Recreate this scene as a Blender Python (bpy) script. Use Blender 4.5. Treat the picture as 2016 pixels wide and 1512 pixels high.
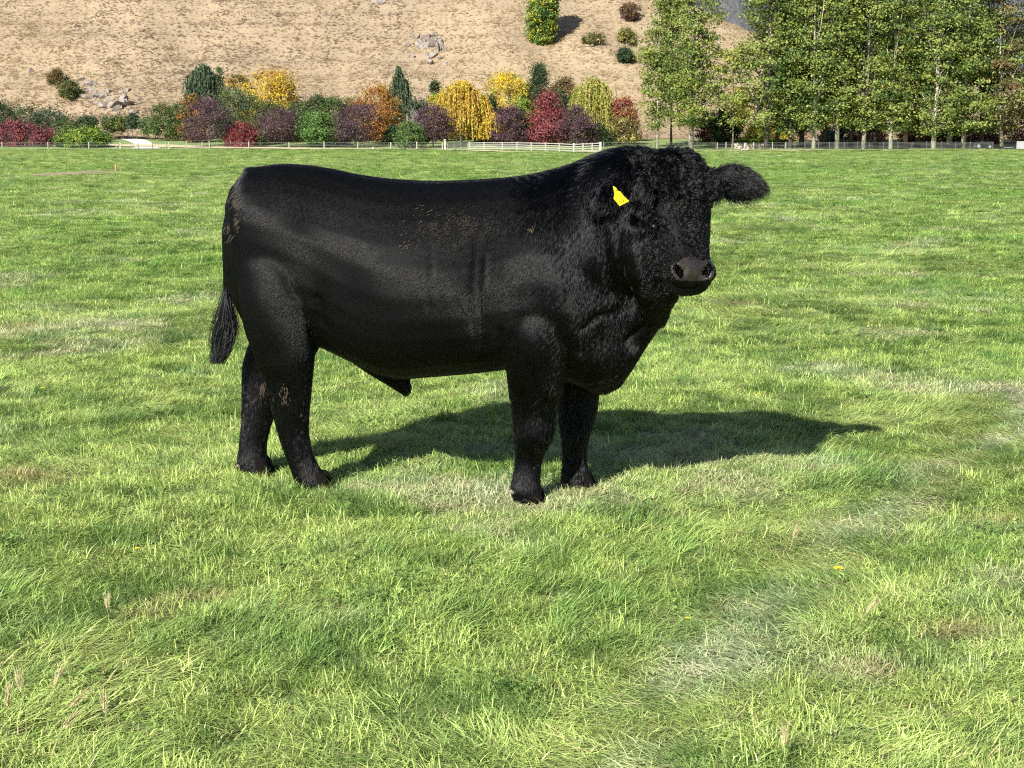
import bpy, bmesh, math, random
import numpy as np
from mathutils import Vector, Matrix

SKIP = ''
# ------------------------------------------------------------------ start clean
for o in list(bpy.data.objects):
    bpy.data.objects.remove(o)
SC = bpy.context.scene
COL = SC.collection
RNG = np.random.default_rng(7)
random.seed(7)
R = math.radians

# ------------------------------------------------------------------ camera
EYE = np.array([0.0, 0.0, 1.6])
FPX = 2800.0                       # focal length in pixels of the 2016 px wide photograph
PITCH = math.atan(483.0 / FPX)     # the camera looks slightly down
cam_data = bpy.data.cameras.new('camera')
cam_data.sensor_width = 36.0
cam_data.lens = FPX * 36.0 / 2016.0
cam_data.clip_start = 0.1
cam_data.clip_end = 6000.0
cam = bpy.data.objects.new('camera', cam_data)
cam.location = EYE
cam.rotation_euler = (math.pi / 2 - PITCH, 0, 0)
COL.objects.link(cam)
SC.camera = cam

# ------------------------------------------------------------------ sun and sky
SUN_TO = np.array([-1.00, -1.74, 1.42])          # from the ground towards the sun
SUN_TO = SUN_TO / np.linalg.norm(SUN_TO)
SUN_EL = math.asin(SUN_TO[2])
SUN_AZ = math.atan2(SUN_TO[0], SUN_TO[1])        # clockwise from +Y
world = bpy.data.worlds.new('World')
SC.world = world
world.use_nodes = True
wn = world.node_tree
sky = wn.nodes.new('ShaderNodeTexSky')
sky.sky_type = 'NISHITA'
sky.sun_disc = False
sky.sun_elevation = SUN_EL
sky.sun_rotation = SUN_AZ
sky.altitude = 300
bg = wn.nodes['Background']
bg.inputs['Strength'].default_value = 0.055
wn.links.new(sky.outputs[0], bg.inputs['Color'])
sun_data = bpy.data.lights.new('sun', 'SUN')
sun_data.energy = 5.0
sun_data.angle = R(0.53)
sun_data.color = (1.0, 0.955, 0.88)
sun = bpy.data.objects.new('sun', sun_data)
sun.rotation_euler = Vector(SUN_TO).to_track_quat('Z', 'Y').to_euler()
sun.location = (-30, -50, 60)
COL.objects.link(sun)
SC.view_settings.view_transform = 'Standard'
SC.view_settings.look = 'None'
SC.view_settings.exposure = 1.0
SC.view_settings.gamma = 1.0
SC.view_settings.use_curve_mapping = False
SC.render.engine = 'CYCLES'
SC.cycles.use_denoising = False
SC.cycles.pixel_filter_type = 'BLACKMAN_HARRIS'
SC.cycles.filter_width = 1.15
SC.cycles.sample_clamp_indirect = 4.0
SC.cycles.max_bounces = 6
SC.cycles.diffuse_bounces = 3
SC.cycles.transparent_max_bounces = 8
SC.render.film_transparent = False
try:
    SC.cycles_curves.shape = 'RIBBONS'
except Exception:
    pass

# ------------------------------------------------------------------ helpers
_sp, _cp = math.sin(PITCH), math.cos(PITCH)

def ray(px, py):
    dx, dy = (px - 1008.0) / FPX, (756.0 - py) / FPX
    return np.array([dx, _cp + dy * _sp, dy * _cp - _sp])

def at(px, py, Y):
    """the point of the world seen at photo pixel (px, py) at depth Y"""
    d = ray(px, py)
    return EYE + d * (Y / d[1])

def on_ground(px, py, z=0.0):
    d = ray(px, py)
    return EYE + d * ((z - EYE[2]) / d[2])

def project(P):
    P = np.atleast_2d(P) - EYE
    f = P[:, 1] * _cp - P[:, 2] * _sp
    u = P[:, 1] * _sp + P[:, 2] * _cp
    return np.stack([1008 + FPX * P[:, 0] / f, 756 - FPX * u / f], 1)

def _hash(ix, iy, s):
    n = (ix.astype(np.int64) * 374761393 + iy.astype(np.int64) * 668265263 + s * 974634777) & 0xffffffff
    n = ((n ^ (n >> 13)) * 1274126177) & 0xffffffff
    return ((n ^ (n >> 16)) & 0xffff) / 65535.0

def vnoise(x, y, s=0):
    x = np.asarray(x, float); y = np.asarray(y, float)
    ix, iy = np.floor(x), np.floor(y)
    fx, fy = x - ix, y - iy
    fx = fx * fx * (3 - 2 * fx); fy = fy * fy * (3 - 2 * fy)
    a, b = _hash(ix, iy, s), _hash(ix + 1, iy, s)
    c, d = _hash(ix, iy + 1, s), _hash(ix + 1, iy + 1, s)
    return (a + (b - a) * fx) * (1 - fy) + (c + (d - c) * fx) * fy

def fbm(x, y, s=0, n=4):
    t, a, w = 0.0, 1.0, 0.0
    for k in range(n):
        t = t + a * vnoise(np.asarray(x) * 2 ** k + 13.1 * k, np.asarray(y) * 2 ** k + 7.7 * k, s + k)
        w += a; a *= 0.5
    return t / w

def smooth01(t):
    t = np.clip(t, 0, 1)
    return t * t * (3 - 2 * t)

def mesh_np(name, V, F, smooth=False):
    V = np.asarray(V, np.float32); F = np.asarray(F, np.int32)
    me = bpy.data.meshes.new(name)
    m, k = F.shape
    me.vertices.add(len(V)); me.vertices.foreach_set('co', V.ravel())
    me.loops.add(m * k); me.loops.foreach_set('vertex_index', F.ravel())
    me.polygons.add(m); me.polygons.foreach_set('loop_start', np.arange(0, m * k, k, dtype=np.int32))
    if smooth:
        me.polygons.foreach_set('use_smooth', np.ones(m, bool))
    me.update(calc_edges=True)
    me.validate()
    return me

def set_col(me, C, name='col'):
    a = me.attributes.new(name, 'FLOAT_COLOR', 'POINT')
    C = np.asarray(C, np.float32)
    if C.shape[1] == 3:
        C = np.concatenate([C, np.ones((len(C), 1), np.float32)], 1)
    a.data.foreach_set('color', C.ravel())

def obj(name, me, mat=None, parent=None, loc=None):
    o = bpy.data.objects.new(name, me)
    if mat is not None and not me.materials:
        me.materials.append(mat)
    COL.objects.link(o)
    if parent is not None:
        o.parent = parent
    if loc is not None:
        o.location = loc
    return o

def tag(o, label, cat, group=None):
    o['label'] = label; o['category'] = cat
    if group: o['group'] = group
    return o

def thing(name, label, cat, loc=(0, 0, 0), group=None, rz=0.0):
    o = bpy.data.objects.new(name, None)
    o.empty_display_size = 0.2
    o.location = loc; o.rotation_euler = (0, 0, rz)
    COL.objects.link(o)
    return tag(o, label, cat, group)

def kind(o, k):
    o['kind'] = k
    return o

class MB:
    """collects simple solids and turns them into one mesh"""
    def __init__(self):
        self.v, self.f, self.n = [], [], 0
    def add(self, V, F):
        V = [tuple(p) for p in V]
        self.v += V
        self.f += [tuple(i + self.n for i in q) for q in F]
        self.n += len(V)
    def box(self, c, s, rz=0.0, bev=0.0):
        cx, cy, cz = c; a, b, h = s[0] / 2, s[1] / 2, s[2] / 2
        ca, sa = math.cos(rz), math.sin(rz)
        pts = []
        e = bev
        for z, k in ((-h, e), (-h + e, 0), (h - e, 0), (h, e)) if bev else ((-h, 0), (h, 0)):
            for x, y in ((-a + k, -b + k), (a - k, -b + k), (a - k, b - k), (-a + k, b - k)):
                pts.append((cx + x * ca - y * sa, cy + x * sa + y * ca, cz + z))
        nl = len(pts) // 4
        F = [(3, 2, 1, 0), tuple(range(4 * nl - 4, 4 * nl))]
        for l in range(nl - 1):
            for i in range(4):
                j = (i + 1) % 4
                F.append((l * 4 + i, l * 4 + j, l * 4 + 4 + j, l * 4 + 4 + i))
        self.add(pts, F)
    def tube(self, pts, rad, n=6):
        pts = [np.asarray(p, float) for p in pts]
        if not hasattr(rad, '__len__'):
            rad = [rad] * len(pts)
        V, F = [], []
        for i, p in enumerate(pts):
            d = pts[min(i + 1, len(pts) - 1)] - pts[max(i - 1, 0)]
            d = d / (np.linalg.norm(d) + 1e-9)
            ref = np.array([0, 0, 1.0]) if abs(d[2]) < 0.9 else np.array([1.0, 0, 0])
            a = np.cross(d, ref); a /= np.linalg.norm(a)
            b = np.cross(d, a)
            for k in range(n):
                t = 2 * math.pi * k / n
                V.append(p + rad[i] * (math.cos(t) * a + math.sin(t) * b))
        for i in range(len(pts) - 1):
            for k in range(n):
                j = (k + 1) % n
                F.append((i * n + k, i * n + j, (i + 1) * n + j, (i + 1) * n + k))
        F.append(tuple(range(n - 1, -1, -1)))
        F.append(tuple(range((len(pts) - 1) * n, len(pts) * n)))
        self.add(V, F)
    def ring_loft(self, rings):
        n = len(rings[0]); V, F = [], []
        for r in rings:
            V += list(r)
        for i in range(len(rings) - 1):
            for k in range(n):
                j = (k + 1) % n
                F.append((i * n + k, i * n + j, (i + 1) * n + j, (i + 1) * n + k))
        F.append(tuple(range(n - 1, -1, -1)))
        F.append(tuple(range((len(rings) - 1) * n, len(rings) * n)))
        self.add(V, F)
    def mesh(self, name, smooth=False):
        me = bpy.data.meshes.new(name)
        me.from_pydata([tuple(map(float, p)) for p in self.v], [], self.f)
        bm = bmesh.new(); bm.from_mesh(me)
        bmesh.ops.recalc_face_normals(bm, faces=bm.faces)
        bm.to_mesh(me); bm.free()
        if smooth:
            me.polygons.foreach_set('use_smooth', [True] * len(me.polygons))
        me.update()
        return me
    def build(self, name, mat, parent=None, smooth=False, loc=None):
        return obj(name, self.mesh(name, smooth), mat, parent, loc)

# ------------------------------------------------------------------ materials
class NT:
    def __init__(self, name):
        self.m = bpy.data.materials.new(name)
        self.m.use_nodes = True
        self.t = self.m.node_tree
        self.p = self.t.nodes['Principled BSDF']
        self.out = self.t.nodes['Material Output']
    def n(self, typ, **kw):
        nd = self.t.nodes.new(typ)
        for k, v in kw.items():
            if k in nd.inputs:
                nd.inputs[k].default_value = v
            else:
                setattr(nd, k, v)
        return nd
    def l(self, a, b):
        self.t.links.new(a, b)
    def noise(self, scale, detail=4, rough=0.6, vec=None, dist=0.0):
        nd = self.n('ShaderNodeTexNoise')
        nd.inputs['Scale'].default_value = scale
        nd.inputs['Detail'].default_value = detail
        nd.inputs['Roughness'].default_value = rough
        nd.inputs['Distortion'].default_value = dist
        if vec is not None:
            self.l(vec, nd.inputs['Vector'])
        return nd.outputs['Fac']
    def ramp(self, fac, stops):
        nd = self.n('ShaderNodeValToRGB')
        e = nd.color_ramp.elements
        while len(e) < len(stops):
            e.new(0.5)
        for k, (p, c) in enumerate(stops):
            e[k].position = p
            e[k].color = (*c, 1) if len(c) == 3 else c
        self.l(fac, nd.inputs['Fac'])
        return nd.outputs['Color']
    def mix(self, a, b, fac, mode='MIX'):
        nd = self.n('ShaderNodeMix')
        nd.data_type = 'RGBA'; nd.blend_type = mode
        for s, v in ((nd.inputs[6], a), (nd.inputs[7], b), (nd.inputs[0], fac)):
            if hasattr(v, 'links') or hasattr(v, 'is_linked'):
                self.l(v, s)
            else:
                s.default_value = (*v, 1) if isinstance(v, tuple) and len(v) == 3 else v
        return nd.outputs[2]
    def bump(self, h, strength, dist=0.02):
        nd = self.n('ShaderNodeBump')
        nd.inputs['Strength'].default_value = strength
        nd.inputs['Distance'].default_value = dist
        self.l(h, nd.inputs['Height'])
        self.l(nd.outputs[0], self.p.inputs['Normal'])
    def coord(self, kind='Object'):
        return self.n('ShaderNodeTexCoord').outputs[kind]
    def set(self, **kw):
        for k, v in kw.items():
            self.p.inputs[k.replace('_', ' ')].default_value = v

def plain(name, c, rough=0.6, metal=0.0, var=0.25, scale=8.0, spec=0.4):
    k = NT(name)
    f = k.noise(scale, 5, 0.65, k.coord())
    lo = tuple(x * (1 - var) for x in c); hi = tuple(min(1, x * (1 + var)) for x in c)
    k.l(k.ramp(f, [(0.3, lo), (0.7, hi)]), k.p.inputs['Base Color'])
    k.set(Roughness=rough, Metallic=metal)
    k.p.inputs['Specular IOR Level'].default_value = spec
    return k.m

def leafy(name, transl=0.3, attr='col', atype='GEOMETRY', rough=0.55, second=None):
    """leaves or blades coloured by an attribute, light passing through them"""
    k = NT(name)
    a = k.n('ShaderNodeAttribute'); a.attribute_name = attr; a.attribute_type = atype
    c = a.outputs['Color']
    if second:
        b = k.n('ShaderNodeAttribute'); b.attribute_name = second; b.attribute_type = 'GEOMETRY'
        c = k.mix(c, b.outputs['Color'], 1.0, 'MULTIPLY')
    k.l(c, k.p.inputs['Base Color'])
    k.set(Roughness=rough)
    k.p.inputs['Specular IOR Level'].default_value = 0.3
    tr = k.n('ShaderNodeBsdfTranslucent'); k.l(c, tr.inputs['Color'])
    mx = k.n('ShaderNodeMixShader'); mx.inputs[0].default_value = transl
    k.l(k.p.outputs[0], mx.inputs[1]); k.l(tr.outputs[0], mx.inputs[2])
    k.l(mx.outputs[0], k.out.inputs['Surface'])
    return k.m
# ------------------------------------------------------------------ the lie of the land
FIELD_END = 222.0

def field_z(x, y):
    x = np.asarray(x, float); y = np.asarray(y, float)
    z = 0.08 * (fbm(x / 1.3, y / 1.3, 3, 3) - 0.5) + 0.055 * (fbm(x / 0.35, y / 0.35, 9, 2) - 0.5)
    far = smooth01((np.hypot(x, y) - 12) / 40)
    z = z + far * 0.35 * (fbm(x / 14, y / 14, 21, 3) - 0.5)
    return z

def hill_cap(x):
    return np.interp(x, [-400, 4, 14, 24, 34, 43, 52, 66, 88, 120, 300], [260, 200, 68, 47, 37.5, 29.5, 24, 19.5, 16, 13, 9])

def land_z(x, y):
    """lawn behind the fence, then the dry hill"""
    x = np.asarray(x, float); y = np.asarray(y, float)
    lawn = 1.5 * smooth01((y - 222) / 42.0)
    foot = 264 + 6 * (fbm(x / 60, x * 0 + 2.2, 31, 3) - 0.5) + np.where(x < -55, (x + 55) * 0.06, 0)
    s = y - foot
    rise = np.where(s > 0, 0.50 * (np.sqrt(s * s + 36) - 6), 0.0)
    und = (fbm(x / 38, y / 60, 41, 4) - 0.5) * 12.0 * smooth01(s / 40) + (fbm(x / 9, y / 14, 47, 3) - 0.5) * 2.0 * smooth01(s / 12)
    rise = np.maximum(rise + und, 0)
    cap = hill_cap(x)
    k = 3.0
    d = rise - cap
    rise = np.minimum(rise, cap) - k * np.log1p(np.exp(-np.abs(d) / k)) * np.where(rise < 1, 0, 1) * smooth01(rise / 8)
    back = np.maximum(y - foot - 2.0 * cap - 20, 0)
    rise = rise - np.where(x > 5, 0.06 * back, 0)
    rise = rise + 0.16 * np.sin(rise * 2.1 + 2.0 * fbm(x / 12, y / 12, 53, 2)) * smooth01(rise / 6)      # sheep tracks
    return lawn + np.maximum(rise, 0)

# the paddock: one sheet out to the horizon
rows = np.concatenate([np.linspace(-40, 2.4, 24), np.arange(2.5, 15, 0.075), np.geomspace(15, FIELD_END + 3, 150), np.array([260, 400, 900, 2500, 4500.0])])
cols = np.concatenate([[-3.0], np.linspace(-1, 1, 151), [3.0]])
gx = np.zeros((len(rows), len(cols))); gy = gx.copy()
for i, y in enumerate(rows):
    w = 1.6 + 0.46 * max(y, 3)
    gx[i] = cols * w; gx[i, 0], gx[i, -1] = -4500, 4500
    gy[i] = y
gz = field_z(gx, gy) - 0.012
gz = np.where(gy > FIELD_END + 4, -0.6, gz)
nr, nc = gx.shape
idx = np.arange(nr * nc).reshape(nr, nc)
quads = np.stack([idx[:-1, :-1], idx[:-1, 1:], idx[1:, 1:], idx[1:, :-1]], -1).reshape(-1, 4)
k = NT('paddock_soil')
co = k.coord()
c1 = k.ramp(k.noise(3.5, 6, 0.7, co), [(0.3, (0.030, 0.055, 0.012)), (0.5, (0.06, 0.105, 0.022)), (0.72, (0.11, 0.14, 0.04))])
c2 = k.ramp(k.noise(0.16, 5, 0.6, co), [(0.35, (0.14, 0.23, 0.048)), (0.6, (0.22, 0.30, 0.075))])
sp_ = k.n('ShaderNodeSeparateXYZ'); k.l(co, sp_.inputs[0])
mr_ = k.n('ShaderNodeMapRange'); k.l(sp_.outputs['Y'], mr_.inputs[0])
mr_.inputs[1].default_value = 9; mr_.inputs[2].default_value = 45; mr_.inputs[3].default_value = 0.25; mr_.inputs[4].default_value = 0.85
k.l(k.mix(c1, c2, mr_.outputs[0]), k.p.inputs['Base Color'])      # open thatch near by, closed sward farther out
k.set(Roughness=0.9)
k.bump(k.noise(22, 5, 0.7, co), 0.6, 0.03)
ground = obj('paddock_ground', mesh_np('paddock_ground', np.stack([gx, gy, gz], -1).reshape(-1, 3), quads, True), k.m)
kind(ground, 'structure')

def land_sheet(name, xs, ys, mat, fn):
    X, Y = np.meshgrid(xs, ys)
    Z = fn(X, Y)
    n0, n1 = X.shape
    ii = np.arange(n0 * n1).reshape(n0, n1)
    q = np.stack([ii[:-1, :-1], ii[:-1, 1:], ii[1:, 1:], ii[1:, :-1]], -1).reshape(-1, 4)
    return kind(obj(name, mesh_np(name, np.stack([X, Y, Z], -1).reshape(-1, 3), q, True), mat), 'structure')

k = NT('garden_lawn')
co = k.coord()
sep = k.n('ShaderNodeSeparateXYZ'); k.l(co, sep.inputs[0])
g1 = k.ramp(k.noise(0.6, 5, 0.6, co), [(0.3, (0.13, 0.20, 0.05)), (0.7, (0.22, 0.28, 0.09))])
g2 = k.ramp(k.noise(0.6, 5, 0.6, co), [(0.3, (0.38, 0.31, 0.15)), (0.7, (0.50, 0.42, 0.22))])
mr = k.n('ShaderNodeMapRange'); k.l(sep.outputs['X'], mr.inputs[0])
mr.inputs[1].default_value = 38; mr.inputs[2].default_value = 52
k.l(k.mix(g1, g2, mr.outputs[0]), k.p.inputs['Base Color'])
k.set(Roughness=0.9)
land_sheet('garden_lawn', np.linspace(-260, 300, 141), np.linspace(FIELD_END + 0.4, 272, 40), k.m,
           lambda X, Y: np.minimum(1.5 * smooth01((Y - 222) / 42.0), 9) + 0.01)

k = NT('dry_hill')
co = k.coord()
a = k.ramp(k.noise(0.055, 7, 0.62, co, 0.4), [(0.30, (0.22, 0.17, 0.115)), (0.45, (0.28, 0.212, 0.135)), (0.60, (0.33, 0.25, 0.155)), (0.75, (0.38, 0.295, 0.185))])
b = k.ramp(k.noise(0.9, 6, 0.7, co), [(0.3, (0.20, 0.155, 0.11)), (0.55, (0.30, 0.23, 0.15)), (0.75, (0.38, 0.30, 0.20))])
k.l(k.mix(a, b, 0.5), k.p.inputs['Base Color'])
k.set(Roughness=0.95)
k.bump(k.noise(1.6, 6, 0.75, co), 0.5, 0.25)
hy = np.concatenate([np.arange(258, 400, 1.3), np.geomspace(400, 760, 40)])
land_sheet('dry_hillside', np.arange(-260, 301, 2.0), hy, k.m, lambda X, Y: land_z(X, Y) - 0.25 * smooth01((266 - Y) / 6))

# the rocky mountain behind the hill
def mount_z(X, Y):
    e = smooth01((Y - 880) / 750)
    ridge = 1 - np.abs(2 * fbm(X / 260, Y / 420, 61, 5) - 1)
    fine = 1 - np.abs(2 * fbm(X / 50, Y / 120, 71, 4) - 1)
    return e * (300 + 210 * (ridge - 0.4) + 46 * fine) - 6
k = NT('mountain_rock')
co = k.coord()
mp = k.n('ShaderNodeMapping'); k.l(co, mp.inputs[0]); mp.inputs['Scale'].default_value = (1, 0.45, 0.35)
a = k.ramp(k.noise(0.035, 8, 0.72, mp.outputs[0], 0.6), [(0.32, (0.04, 0.042, 0.05)), (0.5, (0.105, 0.107, 0.12)), (0.66, (0.20, 0.20, 0.21))])  # bluish haze and part shade are put into the rock colour
k.l(a, k.p.inputs['Base Color']); k.set(Roughness=0.9)
k.bump(k.noise(0.05, 8, 0.75, mp.outputs[0]), 1.0, 14)
land_sheet('far_mountain', np.arange(-900, 1500, 14.0), np.arange(860, 1800, 14.0), k.m, mount_z)

# strip of dead grass under the fence and the pale drive
k = NT('dead_grass_strip')
co = k.coord()
k.l(k.ramp(k.noise(2.0, 6, 0.7, co), [(0.3, (0.36, 0.30, 0.16)), (0.7, (0.62, 0.54, 0.34))]), k.p.inputs['Base Color'])
k.set(Roughness=0.95)
def ribbon(name, pts, wid, mat, zoff):
    """flat strip along a line, following the ground"""
    V, F = [], []
    P = []
    for (x0, y0), (x1, y1) in zip(pts[:-1], pts[1:]):
        n = max(2, int(math.hypot(x1 - x0, y1 - y0) / 1.0))
        P += [(x0 + (x1 - x0) * t / n, y0 + (y1 - y0) * t / n) for t in range(n)]
    P.append(pts[-1]); P = np.array(P)
    w = wid * (0.7 + 0.6 * vnoise(P[:, 0] / 3, P[:, 0] * 0, 5))
    for s in (-0.5, -0.25, 0, 0.25, 0.5):
        y = P[:, 1] + s * w + 0.3 * (vnoise(P[:, 0] / 1.1, P[:, 0] * 0 + s, 8) - 0.5)
        V.append(np.stack([P[:, 0], y, np.where(y < FIELD_END + 1, field_z(P[:, 0], y), 1.5 * smooth01((y - 222) / 42.0)) + zoff], 1))
    m = len(P); V = np.concatenate(V)
    for r in range(4):
        i = np.arange(m - 1) + r * m
        F.append(np.stack([i, i + 1, i + 1 + m, i + m], 1))
    return kind(obj(name, mesh_np(name, V, np.concatenate(F), True), mat), 'structure')
def gp(px, py):
    p = on_ground(px, py); return (p[0], p[1])
ribbon('dead_grass_strip', [gp(-300, 292), gp(300, 292.5), gp(860, 294.5), gp(925, 297.0), gp(1020, 299), gp(1190, 301.5), gp(1420, 299.5), gp(1640, 298), gp(2300, 296.5)], 7.0, k.m, 0.10)

k2 = NT('pale_gravel')
k2.l(k2.ramp(k2.noise(1.5, 5, 0.6, k2.coord()), [(0.3, (0.55, 0.53, 0.48)), (0.7, (0.72, 0.70, 0.66))]), k2.p.inputs['Base Color'])
k2.set(Roughness=0.9)
V, F = [], []
edge = [(236, 279.5, 262), (262, 279, 262), (285, 280.5, 258), (305, 286, 240), (316, 291, 226), (262, 291, 226), (268, 286, 240)]
bmv = [at(px, py, Y) for px, py, Y in edge]
bmv = [np.array([p[0], p[1], 1.5 * smooth01((p[1] - 222) / 42.0) + 0.03]) for p in bmv]
cen = np.mean(bmv, 0); cen[2] += 0.02
dr = MB(); nb = len(bmv)
left = [bmv[0], bmv[0] * .5 + bmv[6] * .5, bmv[6], bmv[5]]; right = [bmv[1], bmv[2], bmv[3], bmv[4]]
gridv = []
for t in np.linspace(0, 1, 14):
    f = t * 3; i = min(int(f), 2); u = f - i
    l = left[i] * (1 - u) + left[i + 1] * u; r = right[i] * (1 - u) + right[i + 1] * u
    for s in np.linspace(0, 1, 6):
        p = l * (1 - s) + r * s
        gridv.append((p[0], p[1], 1.5 * float(smooth01((p[1] - 222) / 42.0)) + 0.06))
gridf = [(i * 6 + j, i * 6 + j + 1, (i + 1) * 6 + j + 1, (i + 1) * 6 + j) for i in range(13) for j in range(5)]
kind(obj('gravel_drive', mesh_np('gravel_drive', gridv, gridf), k2.m), 'structure')

# bare earth scrape out in the paddock
k3 = NT('bare_earth')
k3.l(k3.ramp(k3.noise(1.2, 6, 0.7, k3.coord()), [(0.3, (0.20, 0.14, 0.09)), (0.7, (0.36, 0.28, 0.19))]), k3.p.inputs['Base Color'])
k3.set(Roughness=0.95)
ring = []
ea, eb = on_ground(62, 344.5), on_ground(228, 335)
ec = (ea + eb) / 2; ed = eb - ea; eL = np.linalg.norm(ed); ed /= eL; en = np.array([-ed[1], ed[0], 0])
V = [(ec[0], ec[1], float(field_z(ec[0], ec[1])) + 0.07)]; F = []
for j, rr in enumerate((0.4, 0.75, 1.0)):
    for i in range(40):
        t = 2 * math.pi * i / 40
        w = (0.8 + 0.4 * vnoise(np.array([i * .45]), np.array([3.0]), 4)[0]) * rr
        p = ec + ed * math.cos(t) * eL * 0.5 * w + en * math.sin(t) * 0.85 * w
        V.append((p[0], p[1], float(field_z(p[0], p[1])) + (0.06 if rr < 1 else -0.01)))
for i in range(40):
    F.append((0, 1 + i, 1 + (i + 1) % 40))
F2 = [(1 + j * 40 + i, 1 + (j + 1) * 40 + i, 1 + (j + 1) * 40 + (i + 1) % 40, 1 + j * 40 + (i + 1) % 40) for j in range(2) for i in range(40)]
me = bpy.data.meshes.new('bare_earth'); me.from_pydata(V, [], F + F2)
kind(obj('bare_earth_scrape', me, k3.m), 'structure')

# ------------------------------------------------------------------ scattering by geometry nodes
def scatter(name, P, rot, scl, pick, tint, protos, mat, label):
    src = bpy.data.collections.new(name + '_source')
    for i, me in enumerate(protos):
        o = bpy.data.objects.new('%s_source_%02d' % (name, i), me)
        if not me.materials: me.materials.append(mat)
        src.objects.link(o)
    me = bpy.data.meshes.new(name)
    me.vertices.add(len(P)); me.vertices.foreach_set('co', np.asarray(P, np.float32).ravel())
    for nm, typ, key, arr in (('rot', 'FLOAT_VECTOR', 'vector', rot), ('scl', 'FLOAT_VECTOR', 'vector', scl),
                              ('pick', 'INT', 'value', pick), ('tint', 'FLOAT_COLOR', 'color', tint)):
        at_ = me.attributes.new(nm, typ, 'POINT')
        arr = np.asarray(arr, np.int32 if typ == 'INT' else np.float32)
        if typ == 'FLOAT_COLOR' and arr.shape[1] == 3:
            arr = np.concatenate([arr, np.ones((len(arr), 1), np.float32)], 1)
        at_.data.foreach_set(key, arr.ravel())
    me.materials.append(mat)
    o = obj(name, me)
    g = bpy.data.node_groups.new(name + '_nodes', 'GeometryNodeTree')
    g.interface.new_socket('Geometry', in_out='INPUT', socket_type='NodeSocketGeometry')
    g.interface.new_socket('Geometry', in_out='OUTPUT', socket_type='NodeSocketGeometry')
    gi = g.nodes.new('NodeGroupInput'); go = g.nodes.new('NodeGroupOutput')
    m2p = g.nodes.new('GeometryNodeMeshToPoints')
    iop = g.nodes.new('GeometryNodeInstanceOnPoints')
    ci = g.nodes.new('GeometryNodeCollectionInfo')
    ci.inputs['Collection'].default_value = src
    ci.inputs['Separate Children'].default_value = True
    ci.inputs['Reset Children'].default_value = True
    def named(nm, typ):
        nd = g.nodes.new('GeometryNodeInputNamedAttribute'); nd.data_type = typ
        nd.inputs['Name'].default_value = nm
        return nd.outputs[0]
    g.links.new(gi.outputs[0], m2p.inputs[0])
    g.links.new(m2p.outputs[0], iop.inputs['Points'])
    g.links.new(ci.outputs[0], iop.inputs['Instance'])
    iop.inputs['Pick Instance'].default_value = True
    g.links.new(named('pick', 'INT'), iop.inputs['Instance Index'])
    g.links.new(named('rot', 'FLOAT_VECTOR'), iop.inputs['Rotation'])
    g.links.new(named('scl', 'FLOAT_VECTOR'), iop.inputs['Scale'])
    g.links.new(iop.outputs[0], go.inputs[0])
    md = o.modifiers.new('scatter', 'NODES'); md.node_group = g
    kind(o, 'stuff'); o['label'] = label
    return o

def tuft(name, n, rad, Lm, Ls, wid, lean, droop, seed, dirbias=0.0, c_lo=(0.75, 0.8, 0.7), c_hi=(1.25, 1.2, 1.2), straw=0.05, nseg=3, fixdir=False):
    """a tuft of bent tapering blades"""
    r = np.random.default_rng(seed)
    V, F, C = [], [], []
    main = 0.0 if fixdir else r.uniform(0, 2 * math.pi)
    nv = 0
    for b in range(n):
        a0, rr = r.uniform(0, 2 * math.pi), rad * math.sqrt(r.uniform())
        root = np.array([rr * math.cos(a0), rr * math.sin(a0), -0.012])
        az = (main + r.normal(0, 0.45)) if r.uniform() < dirbias else r.uniform(0, 2 * math.pi)
        L = max(0.25 * Lm, r.normal(Lm, Ls)); th = abs(r.normal(lean[0], lean[1])); dr = abs(r.normal(droop[0], droop[1]))
        w = wid * r.uniform(0.6, 1.3)
        tw = r.normal(0, 0.5)
        h = np.array([math.cos(az), math.sin(az), 0]); side = np.array([-math.sin(az + tw), math.cos(az + tw), 0.0])
        p = root.copy(); ang = th
        base = np.array(c_lo) + (np.array(c_hi) - np.array(c_lo)) * r.uniform()
        if r.uniform() < straw:
            base = np.array([1.9, 1.25, 2.6]) * r.uniform(0.7, 1.1)
        for s in range(nseg + 1):
            t = s / nseg
            ww = w * (1 - t ** 1.7) if s < nseg else w * 0.06
            V += [p - side * ww / 2, p + side * ww / 2]
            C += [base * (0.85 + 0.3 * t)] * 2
            step = L / nseg
            p = p + step * (math.sin(min(ang, 1.85)) * h + math.cos(min(ang, 1.85)) * np.array([0, 0, 1.0]))
            if p[2] < 0.004: p[2] = 0.004 + 0.004 * r.uniform()
            ang += dr / nseg * (1 + t)
        for s in range(nseg):
            i = nv + 2 * s
            F.append((i, i + 1, i + 3, i + 2))
        nv += 2 * (nseg + 1)
    me = mesh_np(name, np.array(V), np.array(F))
    set_col(me, np.array(C))
    return me

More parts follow.
